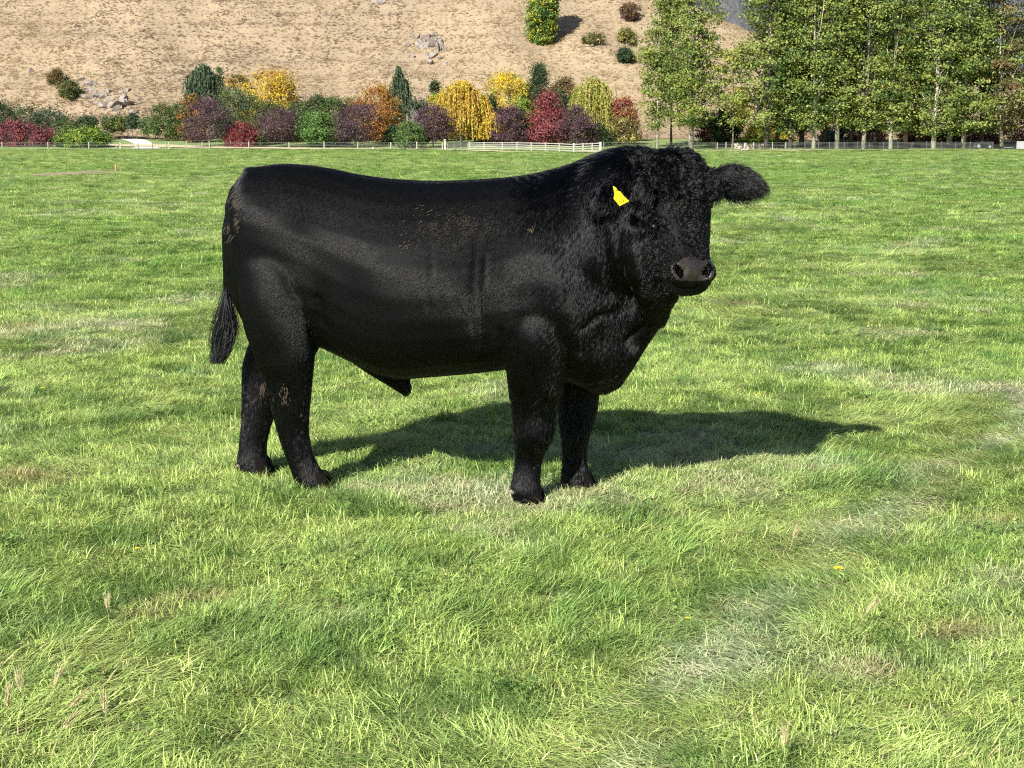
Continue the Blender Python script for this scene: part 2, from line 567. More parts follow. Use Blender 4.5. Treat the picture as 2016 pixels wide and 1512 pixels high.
def clover(name, n, rad, seed):
    r = np.random.default_rng(seed)
    V, F, C = [], [], []
    for b in range(n):
        a0, rr = r.uniform(0, 6.283), rad * math.sqrt(r.uniform())
        c = np.array([rr * math.cos(a0), rr * math.sin(a0), r.uniform(0.015, 0.05)])
        til = r.normal(0, 0.35, 2)
        k0 = r.uniform(0.8, 1.15); ph = r.uniform(0, 6.28)
        for l in range(3):
            a = ph + l * 2.094; s = r.uniform(0.004, 0.0075)
            d = np.array([math.cos(a), math.sin(a), 0]); e = np.array([-math.sin(a), math.cos(a), 0])
            pts = [c, c + d * s + e * s * .7, c + d * s * 1.7, c + d * s - e * s * .7]
            pts = [q + np.array([0, 0, (q - c)[0] * til[0] + (q - c)[1] * til[1]]) for q in pts]
            i = len(V); V += pts; F.append((i, i + 1, i + 2, i + 3)); C += [np.array([0.62, 0.72, 0.8]) * k0] * 4
    me = mesh_np(name, np.array(V), np.array(F)); set_col(me, np.array(C))
    return me

# ------------------------------------------------------------------ pasture grass
if 'grass' not in SKIP:
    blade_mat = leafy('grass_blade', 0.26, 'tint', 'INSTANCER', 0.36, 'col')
    protos = []  # wide blade tones stand in for small shadows and highlights
    for i in range(8):    # upright tufts
        protos.append(tuft('tuft', 64, 0.070, 0.044, 0.019, 0.0034, (0.72, 0.4), (1.0, 0.6), 100 + i, 0.3, c_lo=(.5, .5, .5), c_hi=(1.55, 1.5, 1.75)))
    for i in range(5):    # flattened tufts
        protos.append(tuft('tuft', 62, 0.085, 0.064, 0.024, 0.0036, (1.2, 0.25), (0.4, 0.3), 200 + i, 0.93, c_lo=(.55, .55, .6), c_hi=(1.6, 1.5, 1.9), straw=0.08, fixdir=True))
    for i in range(3):    # long coarse tufts
        protos.append(tuft('tuft', 42, 0.055, 0.085, 0.028, 0.0042, (0.8, 0.3), (1.1, 0.4), 300 + i, 0.7, c_lo=(0.5, 0.6, 0.6), c_hi=(1.1, 1.2, 1.3), straw=0.02, fixdir=True))
    for i in range(2):    # thatch of dead straw
        protos.append(tuft('tuft', 34, 0.08, 0.065, 0.03, 0.0034, (1.25, 0.25), (0.3, 0.3), 400 + i, 0.5, c_lo=(.5, .5, .5), c_hi=(1.3, 1.3, 1.3), straw=0.0))
    for i in range(2):
        protos.append(clover('clover_patch', 26, 0.07, 500 + i))
    # density falls with distance, tufts grow broader to match
    def rho(y):
        return np.where(y < 6.5, 360.0, 360.0 * (6.5 / y) ** 1.6)
    ys, xs = [], []
    edges = np.geomspace(2.6, FIELD_END - 1, 90)
    for y0, y1 in zip(edges[:-1], edges[1:]):
        ym = (y0 + y1) / 2
        hw = 0.40 * ym + 0.6
        n = int(rho(np.array(ym)) * (y1 - y0) * 2 * hw)
        ys.append(RNG.uniform(y0, y1, n)); xs.append(RNG.uniform(-hw, hw, n))
        ow = 0.72 * ym + 3.0                       # thinner out to the sides
        n = int(rho(np.array(ym)) * .55 * (y1 - y0) * 2 * (ow - hw))
        sd = RNG.choice([-1, 1], n)
        ys.append(RNG.uniform(y0, y1, n)); xs.append(sd * RNG.uniform(hw, ow, n))
    x = np.concatenate(xs); y = np.concatenate(ys); n = len(x)
    lush = .5 * fbm(x / 0.55, y / 0.55, 81, 3) + .5 * vnoise(x / 0.17, y / 0.15, 83); lush = .5 + (lush - .5) * 1.25; patch = fbm(x / 2.6, y / 2.6, 91, 3); broad = fbm(x / 11, y / 17, 95, 3)
    dry = fbm(x / 1.1, y / 0.9, 99, 3)
    # pale trodden track on the right of the animal
    tr = np.array([on_ground(px, py)[:2] for px, py in ((2100, 760), (1990, 850), (1860, 930), (1700, 1020), (1560, 1140), (1430, 1260), (1330, 1340), (1230, 1480))])
    dist = np.full(n, 9.0)
    for a_, b_ in zip(tr[:-1], tr[1:]):
        d_ = b_ - a_; t_ = np.clip(((x - a_[0]) * d_[0] + (y - a_[1]) * d_[1]) / (d_ @ d_), 0, 1)
        dist = np.minimum(dist, np.hypot(x - a_[0] - t_ * d_[0], y - a_[1] - t_ * d_[1]))
    track = np.exp(-(dist / 0.22) ** 2) * (0.42 + 0.55 * fbm(x / 0.30, y / 0.30, 55, 2))
    u = RNG.uniform(size=n)
    flat_p = np.clip((patch - 0.42) * 2.6, 0.12, 0.8) + track
    pick = np.where(u < flat_p, RNG.integers(8, 13, n), RNG.integers(0, 8, n))
    pick = np.where((lush > 0.56) & (RNG.uniform(size=n) < 0.33), RNG.integers(13, 16, n), pick)
    pick = np.where((dry > 0.68) & (RNG.uniform(size=n) < 0.35) | (RNG.uniform(size=n) < track * 0.12), RNG.integers(16, 18, n), pick)
    pick = np.where((fbm(x / 0.4, y / 0.4, 66, 2) > 0.68) & (RNG.uniform(size=n) < 0.16) & (y < 9), RNG.integers(18, 20, n), pick)
    grow = np.where(y < 8, 1.0, (y / 8) ** 0.62)
    tall = np.where(y < 8, 1.0, (y / 8) ** 0.22)
    hgt = (0.40 + 0.95 * np.clip(lush, 0, 1)) * (1 - .35 * np.clip(track, 0, 1))
    s = grow * RNG.uniform(0.75, 1.25, n)
    scl = np.stack([s, s, tall * hgt * RNG.uniform(0.6, 1.5, n)], 1)
    swirl = 9.0 * fbm(x / 1.2, y / 1.2, 77, 3) + RNG.normal(0, .35, n)
    rot = np.stack([RNG.normal(0, 0.08, n), RNG.normal(0, 0.08, n), np.where((pick >= 8) & (pick < 16), np.where(track > .3, 3.3 + RNG.normal(0, .3, n), swirl), RNG.uniform(0, 6.283, n))], 1)
    g_mid = np.array([0.220, 0.365, 0.062]); g_yel = np.array([0.400, 0.510, 0.130]); g_deep = np.array([0.095, 0.205, 0.042]); g_pale = np.array([0.54, 0.60, 0.33])
    t1 = np.clip((patch * 0.55 + broad * 0.45 - 0.38) * 3.0 + .1 + RNG.normal(0, 0.22, n), 0, 1)[:, None]
    tint = g_mid * (1 - t1) + g_yel * t1
    t2 = np.clip((lush - 0.50) * 3 + RNG.normal(0, 0.25, n), 0, 1)[:, None] * 0.7
    tint = tint * (1 - t2) + g_deep * t2
    t3 = np.clip((dry - 0.60) * 3 + track * 1.6 + RNG.normal(0, 0.08, n), 0, 1)[:, None] * 0.8
    g_p = g_pale + np.clip(track, 0, 1)[:, None] * np.array([.07, .06, .04])  # whitish sheen of flattened blades put into the track tint
    tint = tint * (1 - t3) + g_p * t3
    st_ = (pick == 16) | (pick == 17)
    tint[st_] = np.array([.55, .50, .28])
    for px_, py_, rr_ in ((1885, 1235, .13), (1735, 1295, .09), (1980, 1025, .14), (1310, 1010, .06), (380, 1170, .11), (300, 1205, .06), (1290, 1205, .05), (60, 930, .2), (640, 1180, .05), (1440, 600, .25), (40, 640, .25)):
        q_ = on_ground(px_, py_); w_ = np.exp(-(((x - q_[0]) / rr_) ** 2 + ((y - q_[1]) / rr_ / .8) ** 2))[:, None] * .7
        tint = tint * (1 - w_) + np.array([.34, .25, .13]) * w_
    tint *= RNG.uniform(0.66, 1.34, n)[:, None]
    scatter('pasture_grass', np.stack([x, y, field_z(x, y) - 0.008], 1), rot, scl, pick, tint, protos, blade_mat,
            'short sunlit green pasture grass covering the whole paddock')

# ------------------------------------------------------------------ tussocks on the dry hill
if 'hill' not in SKIP:
    tus_mat = leafy('tussock_blade', 0.2, 'tint', 'INSTANCER', 0.7, 'col')
    protos = [tuft('tussock', 26, 0.24, 0.28, 0.10, 0.055, (0.6, 0.3), (0.7, 0.4), 600 + i, 0.0, (0.88, 0.88, 0.88), (1.12, 1.12, 1.12), 0.0, 2) for i in range(6)]
    n = 230000
    y = 262 + (RNG.uniform(size=n) ** 1.15) * 150
    x = np.where(np.arange(n) < 150000, RNG.uniform(-1, 1, n) * (0.40 * y + 4), RNG.choice([-1, 1], n) * RNG.uniform(.40, .72, n) * (y + 4))
    f1 = fbm(x / 9, y / 16, 111, 4); f2 = fbm(x / 2.2, y / 3.2, 121, 3); f3 = fbm(x / 34, y / 40, 131, 3)
    keep = (RNG.uniform(size=n) < 0.25 + 1.3 * f2)
    x, y, f1, f2, f3 = x[keep], y[keep], f1[keep], f2[keep], f3[keep]; n = len(x)
    z = land_z(x, y)
    ca, cb, cc, cd = np.array([0.375, 0.282, 0.160]), np.array([0.300, 0.228, 0.150]), np.array([0.24, 0.185, 0.13]), np.array([0.430, 0.340, 0.200])
    t = np.clip((f3 - 0.47) * 4.5 + (f1 - .5) * 3.0 + .5 + RNG.normal(0, .10, n), 0, 1)[:, None]
    tint = cb * (1 - t) + ca * t
    t = np.clip((fbm(x / 22, y / 12, 137, 4) - 0.52) * 5 + (f2 - 0.5) * .8 + RNG.normal(0, .10, n), 0, 1)[:, None]
    tint = tint * (1 - t) + cd * t
    # paler ground beyond the spur on the right, palest along its edge
    pj = project(np.stack([x, y, z], 1))
    ln_ = np.interp(pj[:, 0], [700, 850, 985, 1130, 1260], [-60, 25, 78, 112, 152])
    t = (np.clip((ln_ - pj[:, 1]) / 14 + fbm(x / 5, y / 5, 139, 2) - .5, 0, 1) * (pj[:, 0] > 760) * .55)[:, None]
    tint = tint * (1 - t) + np.array([.47, .375, .235]) * t
    t = (np.exp(-((pj[:, 1] - ln_) / 7) ** 2) * (pj[:, 0] > 820) * .6)[:, None]
    tint = tint * (1 - t) + np.array([.56, .465, .30]) * t
    t = (np.clip((0.47 - f1) * 5, 0, 1) * (RNG.uniform(size=n) < 0.16))[:, None]
    tint = tint * (1 - t) + cc * t
    tint *= RNG.uniform(0.9, 1.08, n)[:, None]
    s = RNG.uniform(0.6, 1.35, n) * (0.7 + 0.6 * f2)
    scl = np.stack([s, s, s * RNG.uniform(0.7, 1.1, n)], 1)
    rot = np.stack([RNG.normal(0, 0.15, n), RNG.normal(0, 0.15, n), RNG.uniform(0, 6.283, n)], 1)
    scatter('hill_tussock_grass', np.stack([x, y, z - 0.05], 1), rot, scl, RNG.integers(0, 6, n), tint, protos, tus_mat,
            'dry straw coloured tussock grass all over the hillside')
# ------------------------------------------------------------------ trees, shrubs and hedges
def unit_(v):
    v = np.asarray(v, float); return v / np.linalg.norm(v)
leaf_mat = leafy('tree_leaf', 0.28, 'col', 'GEOMETRY', 0.6)
def bark_mat(name, lo, hi, scale=3.0):
    k = NT(name); co = k.coord()
    mp = k.n('ShaderNodeMapping'); k.l(co, mp.inputs[0]); mp.inputs['Scale'].default_value = (1, 1, 0.5)
    k.l(k.ramp(k.noise(scale, 5, 0.7, mp.outputs[0]), [(0.40, lo), (0.60, hi)]), k.p.inputs['Base Color'])
    k.set(Roughness=0.9)
    return k.m
bark_dark = bark_mat('dark_bark', (0.045, 0.038, 0.032), (0.12, 0.10, 0.085))
bark_mid = bark_mat('grey_bark', (0.10, 0.085, 0.07), (0.24, 0.21, 0.17))
bark_pop = bark_mat('poplar_bark', (0.13, 0.115, 0.095), (0.42, 0.38, 0.32), 1.1)
bark_pale = bark_mat('pale_bark', (0.26, 0.235, 0.19), (0.60, 0.55, 0.46), 1.0)

# colours of the leaves (each list: main, second, accent)
PAL = {
    'deep':   [(.030, .060, .026), (.050, .085, .034), (.075, .105, .04)],
    'green':  [(.075, .130, .034), (.115, .175, .050), (.045, .085, .026)],
    'bright': [(.100, .200, .045), (.140, .245, .060), (.060, .130, .03)],
    'lime':   [(.200, .300, .040), (.280, .330, .050), (.100, .180, .030)],
    'olive':  [(.100, .110, .035), (.145, .135, .045), (.060, .075, .025)],
    'grey':   [(.085, .125, .070), (.125, .165, .100), (.055, .090, .05)],
    'purple': [(.088, .048, .060), (.130, .078, .090), (.048, .028, .036)],
    'crimson': [(.210, .048, .060), (.300, .095, .10), (.110, .030, .038)],
    'red':    [(.230, .050, .042), (.170, .034, .036), (.310, .110, .075)],
    'orange': [(.400, .185, .036), (.260, .110, .028), (.420, .240, .050)],
    'gold':   [(.560, .385, .060), (.450, .300, .055), (.640, .480, .110)],
    'yellow': [(.660, .490, .036), (.600, .450, .045), (.420, .390, .050)],
    'straw':  [(.420, .360, .090), (.320, .320, .080), (.520, .440, .140)],
    'brown':  [(.160, .095, .045), (.220, .130, .055), (.110, .075, .035)],
    'rusty':  [(.300, .120, .050), (.210, .080, .040), (.380, .190, .07)],
    'poplar': [(.195, .250, .055), (.290, .340, .090), (.095, .140, .036)],
    'popyel': [(.230, .270, .050), (.300, .320, .070), (.130, .190, .04)],
    'bluegrey': [(.12, .17, .16), (.17, .22, .20), (.09, .13, .12)],
    'yewgold': [(.36, .36, .045), (.15, .21, .04), (.10, .16, .03)],
}

def cards(C, S, rng, up=0.35, out=None, stretch=1.0, hang=False):
    """a small bent leaf card at every centre"""
    n = len(C)
    nrm = rng.normal(size=(n, 3)); nrm[:, 2] += up
    if out is not None: nrm += out * 0.8
    nrm /= np.linalg.norm(nrm, axis=1)[:, None]
    ref = rng.normal(size=(n, 3))
    if hang:
        ref = np.tile(np.array([0, 0, 1.0]), (n, 1)) + rng.normal(0, .15, (n, 3))
        nrm[:, 2] *= 0.15; nrm /= np.linalg.norm(nrm, axis=1)[:, None]
    a = ref - (ref * nrm).sum(1)[:, None] * nrm; a /= np.linalg.norm(a, axis=1)[:, None]
    b = np.cross(nrm, a)
    s = S[:, None]
    bend = nrm * s * 0.22
    v = np.stack([C - a * s * stretch, C - b * s * .62 - bend, C + a * s * stretch, C + b * s * .62 - bend], 1)
    return v.reshape(-1, 3)

def blend_cols(pal, clump, n, rng, var=0.16):
    P = np.array(PAL[pal])
    w = rng.uniform(size=n); q = clump * 0.65 + w * 0.35
    c = np.where((q < .45)[:, None], P[0], np.where((q < .75)[:, None], P[1], P[2]))
    return c * rng.uniform(1 - var, 1 + var, n)[:, None]

def profile(shape, t):
    if shape == 'round': return np.sqrt(np.clip(1 - (2 * t - 1) ** 2, 0, 1)) ** .8
    if shape == 'vase': return np.interp(t, [0, .15, .5, .8, 1], [.25, .5, .85, 1, .55])
    if shape == 'cone': return np.interp(t, [0, .08, .25, .6, .85, 1], [.75, .95, 1, .60, .28, .06])
    if shape == 'oval': return np.interp(t, [0, .1, .3, .55, .8, .93, 1], [.45, .75, .98, 1, .72, .42, .12])
    if shape == 'dome': return np.interp(t, [0, .2, .5, .75, .92, 1], [.95, 1, .92, .72, .4, .12])
    if shape == 'column': return np.interp(t, [0, .06, .3, .7, .92, 1], [.6, .85, 1, .95, .6, .2])
    if shape == 'poplar': return np.interp(t, [0, .06, .2, .45, .75, .92, 1], [.35, .7, .9, 1, .75, .4, .1])
    if shape == 'spire': return np.interp(t, [0, .1, .4, .7, 1], [.8, 1, .75, .35, .04])

def crown(seed, shape, h0, h1, rad, pals, leaf, nclump, per, clsize, depth=1.0, top_pal=None, hollow=.5, gap=0.0, flat=.62, up=.5, spikes=0):
    """leaf clumps spread through a crown between heights h0 and h1; centre on the trunk"""
    rng = np.random.default_rng(seed)
    t = rng.uniform(0, 1, nclump)
    pr = profile(shape, t)
    keep = rng.uniform(size=nclump) < .35 + .65 * pr
    t, pr = t[keep], pr[keep]; m = len(t)
    az = rng.uniform(0, 6.283, m)
    lump = 0.52 + 0.80 * vnoise(az * 1.2 + seed, t * 3.2, seed)
    rr = np.sqrt(rng.uniform(hollow ** 2, 1, m)) * pr * rad * lump
    cc = np.stack([rr * np.cos(az), rr * np.sin(az) * depth, h0 + t * (h1 - h0) * (0.96 + .07 * lump)], 1)
    if gap > 0:
        g = vnoise(cc[:, 0] / (rad * .45) + 9, cc[:, 2] / (rad * .45) + cc[:, 1] / rad, seed + 3)
        cc = cc[g > gap]; az = az[g > gap]; t = t[g > gap]; m = len(cc)
    cl = clsize * rng.uniform(.6, 1.35, m)
    ci = np.repeat(np.arange(m), np.maximum(3, (per * (cl / clsize) ** 2)).astype(int))
    n = len(ci)
    off = rng.normal(size=(n, 3)) * np.array([1, 1, flat]) * (cl[ci] * rng.choice([.45, .85], n, p=[.6, .4]))[:, None]
    C = cc[ci] + off
    outd = np.stack([np.cos(az), np.sin(az), np.full(m, .5)], 1)[ci]
    S = leaf * rng.uniform(.6, 1.3, n)
    if spikes:
        # twigs that break the outline
        base = cc[rng.integers(0, m, spikes)]
        ax_ = base * np.array([1, 1, 0]) / (rad + .01) * .9 + np.array([0, 0, .9]) + rng.normal(0, .35, (spikes, 3))
        ax_ /= np.linalg.norm(ax_, axis=1)[:, None]
        f_ = rng.uniform(.1, 1, (spikes, 9, 1))
        tw = base[:, None] + ax_[:, None] * f_ * rad * rng.uniform(.25, .55, (spikes, 1, 1)) + rng.normal(0, .08, (spikes, 9, 3))
        tw = tw.reshape(-1, 3); k_ = len(tw)
        C = np.concatenate([C, tw]); S = np.concatenate([S, leaf * .75 * rng.uniform(.5, 1.1, k_)])
        ci = np.concatenate([ci, rng.integers(0, m, k_)]); outd = np.concatenate([outd, np.repeat(ax_, 9, 0)]); n = len(C)
    v = cards(C, S, rng, up, outd)
    tone = rng.uniform(size=m)
    if isinstance(pals, str): pals = [(pals, 1.0)]
    sel = rng.choice(len(pals), m, p=np.array([p[1] for p in pals]) / sum(p[1] for p in pals))
    col = np.zeros((n, 3))
    for i, (pn, _) in enumerate(pals):
        k_ = sel[ci] == i
        col[k_] = blend_cols(pn, tone[ci][k_], k_.sum(), rng)
    if top_pal:
        hi = (t[ci] + rng.normal(0, .10, n)) > top_pal[1]
        col[hi] = blend_cols(top_pal[0], tone[ci][hi], hi.sum(), rng)
    return v, np.repeat(col, 4, 0), cc

def weeping(seed, h0, h1, rad, pals, leaf, nstr, per, drop, shape='dome'):
    rng = np.random.default_rng(seed)
    t = rng.uniform(.25, 1, nstr) ** .8
    az = rng.uniform(0, 6.283, nstr)
    lobe = (np.floor(az * 1.3) + np.floor(t * 4) * 7).astype(int)
    lump = .55 + .6 * _hash(lobe, lobe * 3, seed)
    rr = profile(shape, t) * rad * lump * np.sqrt(rng.uniform(.25, 1, nstr))
    z0 = h0 + t * (h1 - h0)
    ln = np.minimum(drop * (h1 - h0) * rng.uniform(.5, 1.3, nstr), z0 - h0 * .55 - .3)
    ci = np.repeat(np.arange(nstr), per); n = len(ci)
    s = np.tile(np.linspace(0, 1, per), nstr) + rng.normal(0, .03, n)
    C = np.stack([(rr * (1 + .12 * 1))[ci] * np.cos(az[ci]) * (1 + .14 * s), rr[ci] * np.sin(az[ci]) * (1 + .14 * s), z0[ci] - ln[ci] * s ** 1.2], 1)
    C += rng.normal(0, leaf * .35, (n, 3))
    v = cards(C, leaf * rng.uniform(.6, 1.2, n), rng, 0.1, None, 1.5, True)
    if isinstance(pals, str): pals = [(pals, 1.0)]
    tone = _hash(lobe, lobe * 5, seed + 1)
    sel = (np.cumsum([p[1] for p in pals])[None, :] < rng.uniform(0, sum(p[1] for p in pals), (nstr, 1))).sum(1)
    col = np.zeros((n, 3))
    for i, (pn, _) in enumerate(pals):
        k_ = sel[ci] == i
        if k_.any(): col[k_] = blend_cols(pn, tone[ci][k_], k_.sum(), rng)
    return v, np.repeat(col, 4, 0), np.stack([rr * np.cos(az), rr * np.sin(az), z0], 1)[::max(1, nstr // 14)]

def leaves_mesh(name, v, c):
    n = len(v) // 4
    me = mesh_np(name, v, np.arange(4 * n).reshape(n, 4)); set_col(me, c)
    return me

def trunk_mesh(seed, h, r0, tips, lean=0.0, nlimb=9, stems=1, spread=.25, first=.3):
    rng = np.random.default_rng(seed + 99)
    mb = MB()
    for s in range(stems):
        a = rng.uniform(0, 6.28); off = np.array([math.cos(a), math.sin(a)]) * (spread if stems > 1 else 0)
        pts, rad = [], []
        for t in np.linspace(0, 1, 8):
            w = lean * t * h + .05 * h * .12 * math.sin(3.1 * t + seed)
            pts.append((off[0] * (.25 + t * 3) + w, off[1] * (.25 + t * 3) + .03 * h * .3 * math.sin(2.2 * t + seed * 2), -0.15 + t * h))
            rad.append(r0 / math.sqrt(stems) * ((1 - t) ** .8 * .92 + .06) * (1.35 if t == 0 else 1))
        mb.tube(pts, rad, 7)
        if tips is not None and len(tips):
            for q in tips[rng.choice(len(tips), min(nlimb, len(tips)), replace=False)]:
                zb = min(max(q[2] * rng.uniform(.45, .8), h * first), h * .93); f = (zb + .15) / h * 7; i = min(int(f), 6)
                b = np.array(pts[i]) * (1 - (f - i)) + np.array(pts[i + 1]) * (f - i)
                m = (b + q) / 2 + np.array([0, 0, .06 * np.linalg.norm(q - b)]) + rng.normal(0, .04, 3) * np.linalg.norm(q - b)
                rb = r0 * .34 * (1 - zb / h * .6)
                mb.tube([b, m, q], [rb, rb * .6, rb * .15], 5)
    return mb.mesh('trunk', True)

TREE_N = [0]
def place(px, Y):
    x = float(at(px, 270, Y)[0])
    return np.array([x, Y, float(land_z(x, Y)) if Y > FIELD_END else 0.0])

def plant(name, label, cat, px, top, hw, Y, shape, pals, base=None, group=None, leaf=.155, dens=1.0, bark=None, trunk=True, h0=None,
          top_pal=None, depth=1.0, gap=0.0, stems=1, clump=None, drop=None, lean=0.0, tr=None, limbs=9, hollow=.5):
    """a tree or shrub standing at depth Y whose crown reaches photo row `top` and spreads hw photo pixels either side"""
    TREE_N[0] += 1; seed = 1000 + TREE_N[0] * 17
    b = place(px, Y)
    H = float(at(px, top, Y)[2] - b[2]); rad = hw * 1.28 * Y / FPX
    t = thing(name, label, cat, tuple(b), group)
    lo = (h0 if h0 is not None else .16) * H
    cl = clump or max(.32, rad * .24)
    if drop:
        v, c, tips = weeping(seed, lo, H, rad, pals, leaf * .95, int(210 * dens), 32, drop, shape)
        v2, c2, t2 = crown(seed + 1, shape, lo + .3 * (H - lo), H, rad * .8, pals, leaf, int(40 * dens), 16, cl, depth)
        v, c = np.concatenate([v, v2]), np.concatenate([c, c2])
    else:
        area = rad * (H - lo)
        ncl = int(max(26, min(340, 3.4 * area / cl ** 2)) * dens)
        per = 44 if cl < .6 else 58
        v, c, tips = crown(seed, shape, lo, H, rad, pals, leaf, ncl, per, cl, depth, top_pal, hollow, gap, spikes=int(90 * dens))
    cr = obj('crown', leaves_mesh('crown', v, c), leaf_mat, t)
    if trunk:
        obj('trunk', trunk_mesh(seed, H * .86, tr or max(.07, H * .016), tips, lean, limbs, stems, first=max(.12, lo / H)), bark or bark_mid, t)
    return t

G_GARDEN = 'autumn garden trees along the foot of the hill'
G_PURPLE = 'purple leaved trees behind the fence'
if 'trees' not in SKIP:
    # ---- left end
    plant('hedge', 'long crimson hedge at the left edge behind the wire fence', 'hedge', 26, 246, 88, 236, 'dome', [('crimson', 3), ('red', .6), ('purple', .8)], depth=.35, h0=.02, leaf=.15, trunk=False, clump=.8, dens=1.9, hollow=.2)
    plant('tree', 'dark green spreading tree behind the crimson hedge, at the left edge', 'tree', -4, 203, 46, 256, 'dome', 'deep', dens=1.3, h0=.05, clump=.9)
    plant('tree', 'dark green tree behind the crimson hedge, second from the left edge', 'tree', 52, 212, 42, 255, 'dome', [('deep', 3), ('green', .4)], h0=.05, dens=1.3)
    plant('tree', 'grey green tree behind the right end of the crimson hedge', 'tree', 100, 216, 36, 252, 'dome', [('grey', 1), ('deep', 2)], h0=.05, dens=1.2)
    plant('shrub', 'low dark green bush sloping down beside the bright green bush', 'shrub', 132, 236, 26, 250, 'dome', [('deep', 2), ('green', 1)], h0=.02, trunk=False)
    plant('shrub', 'small dark green bush between the crimson hedge and the bright green bush', 'shrub', 122, 258, 16, 232, 'dome', 'green', h0=.02, trunk=False, clump=.5)
    plant('shrub', 'rounded bright lime green bush behind the wire fence', 'shrub', 166, 257, 37, 231, 'round', [('lime', 3), ('bright', 1)], h0=-.1, trunk=False, clump=.55, dens=1.5)
    plant('tree', 'dark round tree standing above the lime green bush', 'tree', 173, 232, 18, 254, 'round', 'deep', h0=.25)
    plant('shrub', 'low dark bush right of the lime green bush', 'shrub', 204, 263, 12, 248, 'dome', 'deep', h0=.02, trunk=False, clump=.4)
    plant('tree', 'small green vase shaped tree left of the pale drive', 'tree', 221, 234, 18, 262, 'vase', [('green', 2), ('olive', 1)], bark=bark_dark, h0=.34, clump=.5)
    plant('tree', 'small yellowish green tree above the pale drive', 'tree', 240, 230, 15, 261, 'vase', [('olive', 2), ('lime', 1)], bark=bark_dark, h0=.34, clump=.5)
    plant('tree', 'small thin dark tree right of the yellowish green tree by the drive', 'tree', 261, 226, 11, 260, 'oval', [('grey', 1), ('deep', 1)], bark=bark_dark, h0=.40, clump=.45)
    plant('tree', 'small open green vase shaped tree on the right of the pale drive', 'tree', 292, 234, 18, 259, 'vase', [('green', 2), ('grey', 1)], bark=bark_dark, h0=.28, clump=.5)
    plant('tree', 'broad mid green tree between the drive and the dull orange tree', 'tree', 328, 209, 30, 253, 'round', [('green', 2), ('olive', .7)], h0=.10, dens=1.2)
    plant('tree', 'dark green tree squeezed against the dull orange tree', 'tree', 356, 205, 22, 257, 'oval', [('deep', 1), ('green', 1)], h0=.1)
    plant('tree', 'dull orange and olive tree left of the first purple tree', 'tree', 380, 190, 24, 246, 'oval', [('olive', 2), ('brown', 1), ('orange', .5)], h0=.06, dens=1.2)
    plant('tree', 'leftmost purple tree, rounded, its dark trunk behind two white fence posts', 'tree', 412, 196, 40, 233, 'oval', 'purple', group=G_PURPLE, bark=bark_dark, h0=.14, leaf=.13, dens=1.5)
    plant('shrub', 'crimson bush right of the leftmost purple tree', 'shrub', 474, 246, 28, 233, 'dome', [('crimson', 2), ('red', 1)], h0=.0, trunk=False, clump=.55, dens=1.3)
    # ---- behind them
    plant('tree', 'tall grey green drooping tree left of the yellow maple', 'tree', 404, 127, 27, 262, 'column', [('grey', 2), ('deep', 1)], group=G_GARDEN, h0=.05, drop=.22, dens=2.3)
    plant('tree', 'thin grey green spire beside the tall drooping tree', 'tree', 436, 135, 13, 262, 'spire', [('grey', 1), ('green', 1)], h0=.05, clump=.6)
    plant('tree', 'amber topped small tree left of the yellow maple', 'tree', 474, 152, 24, 262, 'round', [('gold', 1), ('brown', .8), ('olive', .5)], h0=.2, group=G_GARDEN)
    plant('tree', 'large mid green tree in front of the amber tree', 'tree', 474, 178, 42, 247, 'dome', [('green', 2), ('grey', 1)], group=G_GARDEN, h0=.04, dens=1.5)
    plant('tree', 'big bright yellow maple with orange red top', 'tree', 535, 145, 46, 256, 'round', [('yellow', 4), ('gold', 1)], group=G_GARDEN, h0=.2, top_pal=('orange', .90), dens=1.7, bark=bark_dark)
    plant('tree', 'rusty orange tree at the right shoulder of the yellow maple', 'tree', 560, 165, 26, 261, 'round', [('rusty', 1), ('orange', 1)], group=G_GARDEN, h0=.2)
    plant('tree', 'olive tree under the yellow maple, behind the second purple tree', 'tree', 535, 204, 34, 246, 'dome', [('olive', 2), ('green', 1)], group=G_GARDEN, h0=.04, dens=1.2)
    plant('tree', 'dull green tree behind the right side of the second purple tree', 'tree', 588, 206, 34, 252, 'dome', [('green', 1), ('deep', 1.4)], group=G_GARDEN, h0=.03, dens=1.3)
    plant('tree', 'low olive green tree between the crimson bush and the second purple tree', 'tree', 506, 232, 22, 240, 'dome', [('olive', 1), ('green', 1)], h0=.02)
    plant('tree', 'dark olive tree right of the yellow maple, its top the higher', 'tree', 626, 192, 27, 258, 'round', [('olive', 1), ('deep', 1.5)], group=G_GARDEN, h0=.1)
    plant('tree', 'wide green tree behind the round bright green tree', 'tree', 660, 196, 30, 257, 'dome', [('green', 2), ('olive', .6)], group=G_GARDEN, h0=.05, dens=1.2)
    plant('tree', 'second purple tree from the left, wide crown on a forked pale trunk', 'tree', 555, 219, 36, 233, 'round', 'purple', group=G_PURPLE, h0=.18, leaf=.13, dens=1.5, bark=bark_mid, stems=2)
    plant('tree', 'round bright green tree between the second and third purple trees', 'tree', 625, 226, 32, 233, 'round', [('bright', 2), ('green', 1)], bark=bark_dark, h0=.04, dens=1.4)
    plant('tree', 'third purple tree from the left, twin domed, left of the orange tree', 'tree', 702, 209, 39, 233, 'round', 'purple', group=G_PURPLE, bark=bark_dark, h0=.10, leaf=.13, dens=1.6)
    plant('shrub', 'very dark bush in the gap below the third purple tree', 'shrub', 668, 258, 20, 240, 'dome', 'deep', h0=.0, trunk=False)
    plant('tree', 'tall bright orange tree right of the third purple tree', 'tree', 744, 178, 34, 244, 'oval', [('orange', 3), ('gold', .7), ('rusty', .5)], group=G_GARDEN, h0=.08, dens=1.6, lean=.03, bark=bark_dark)
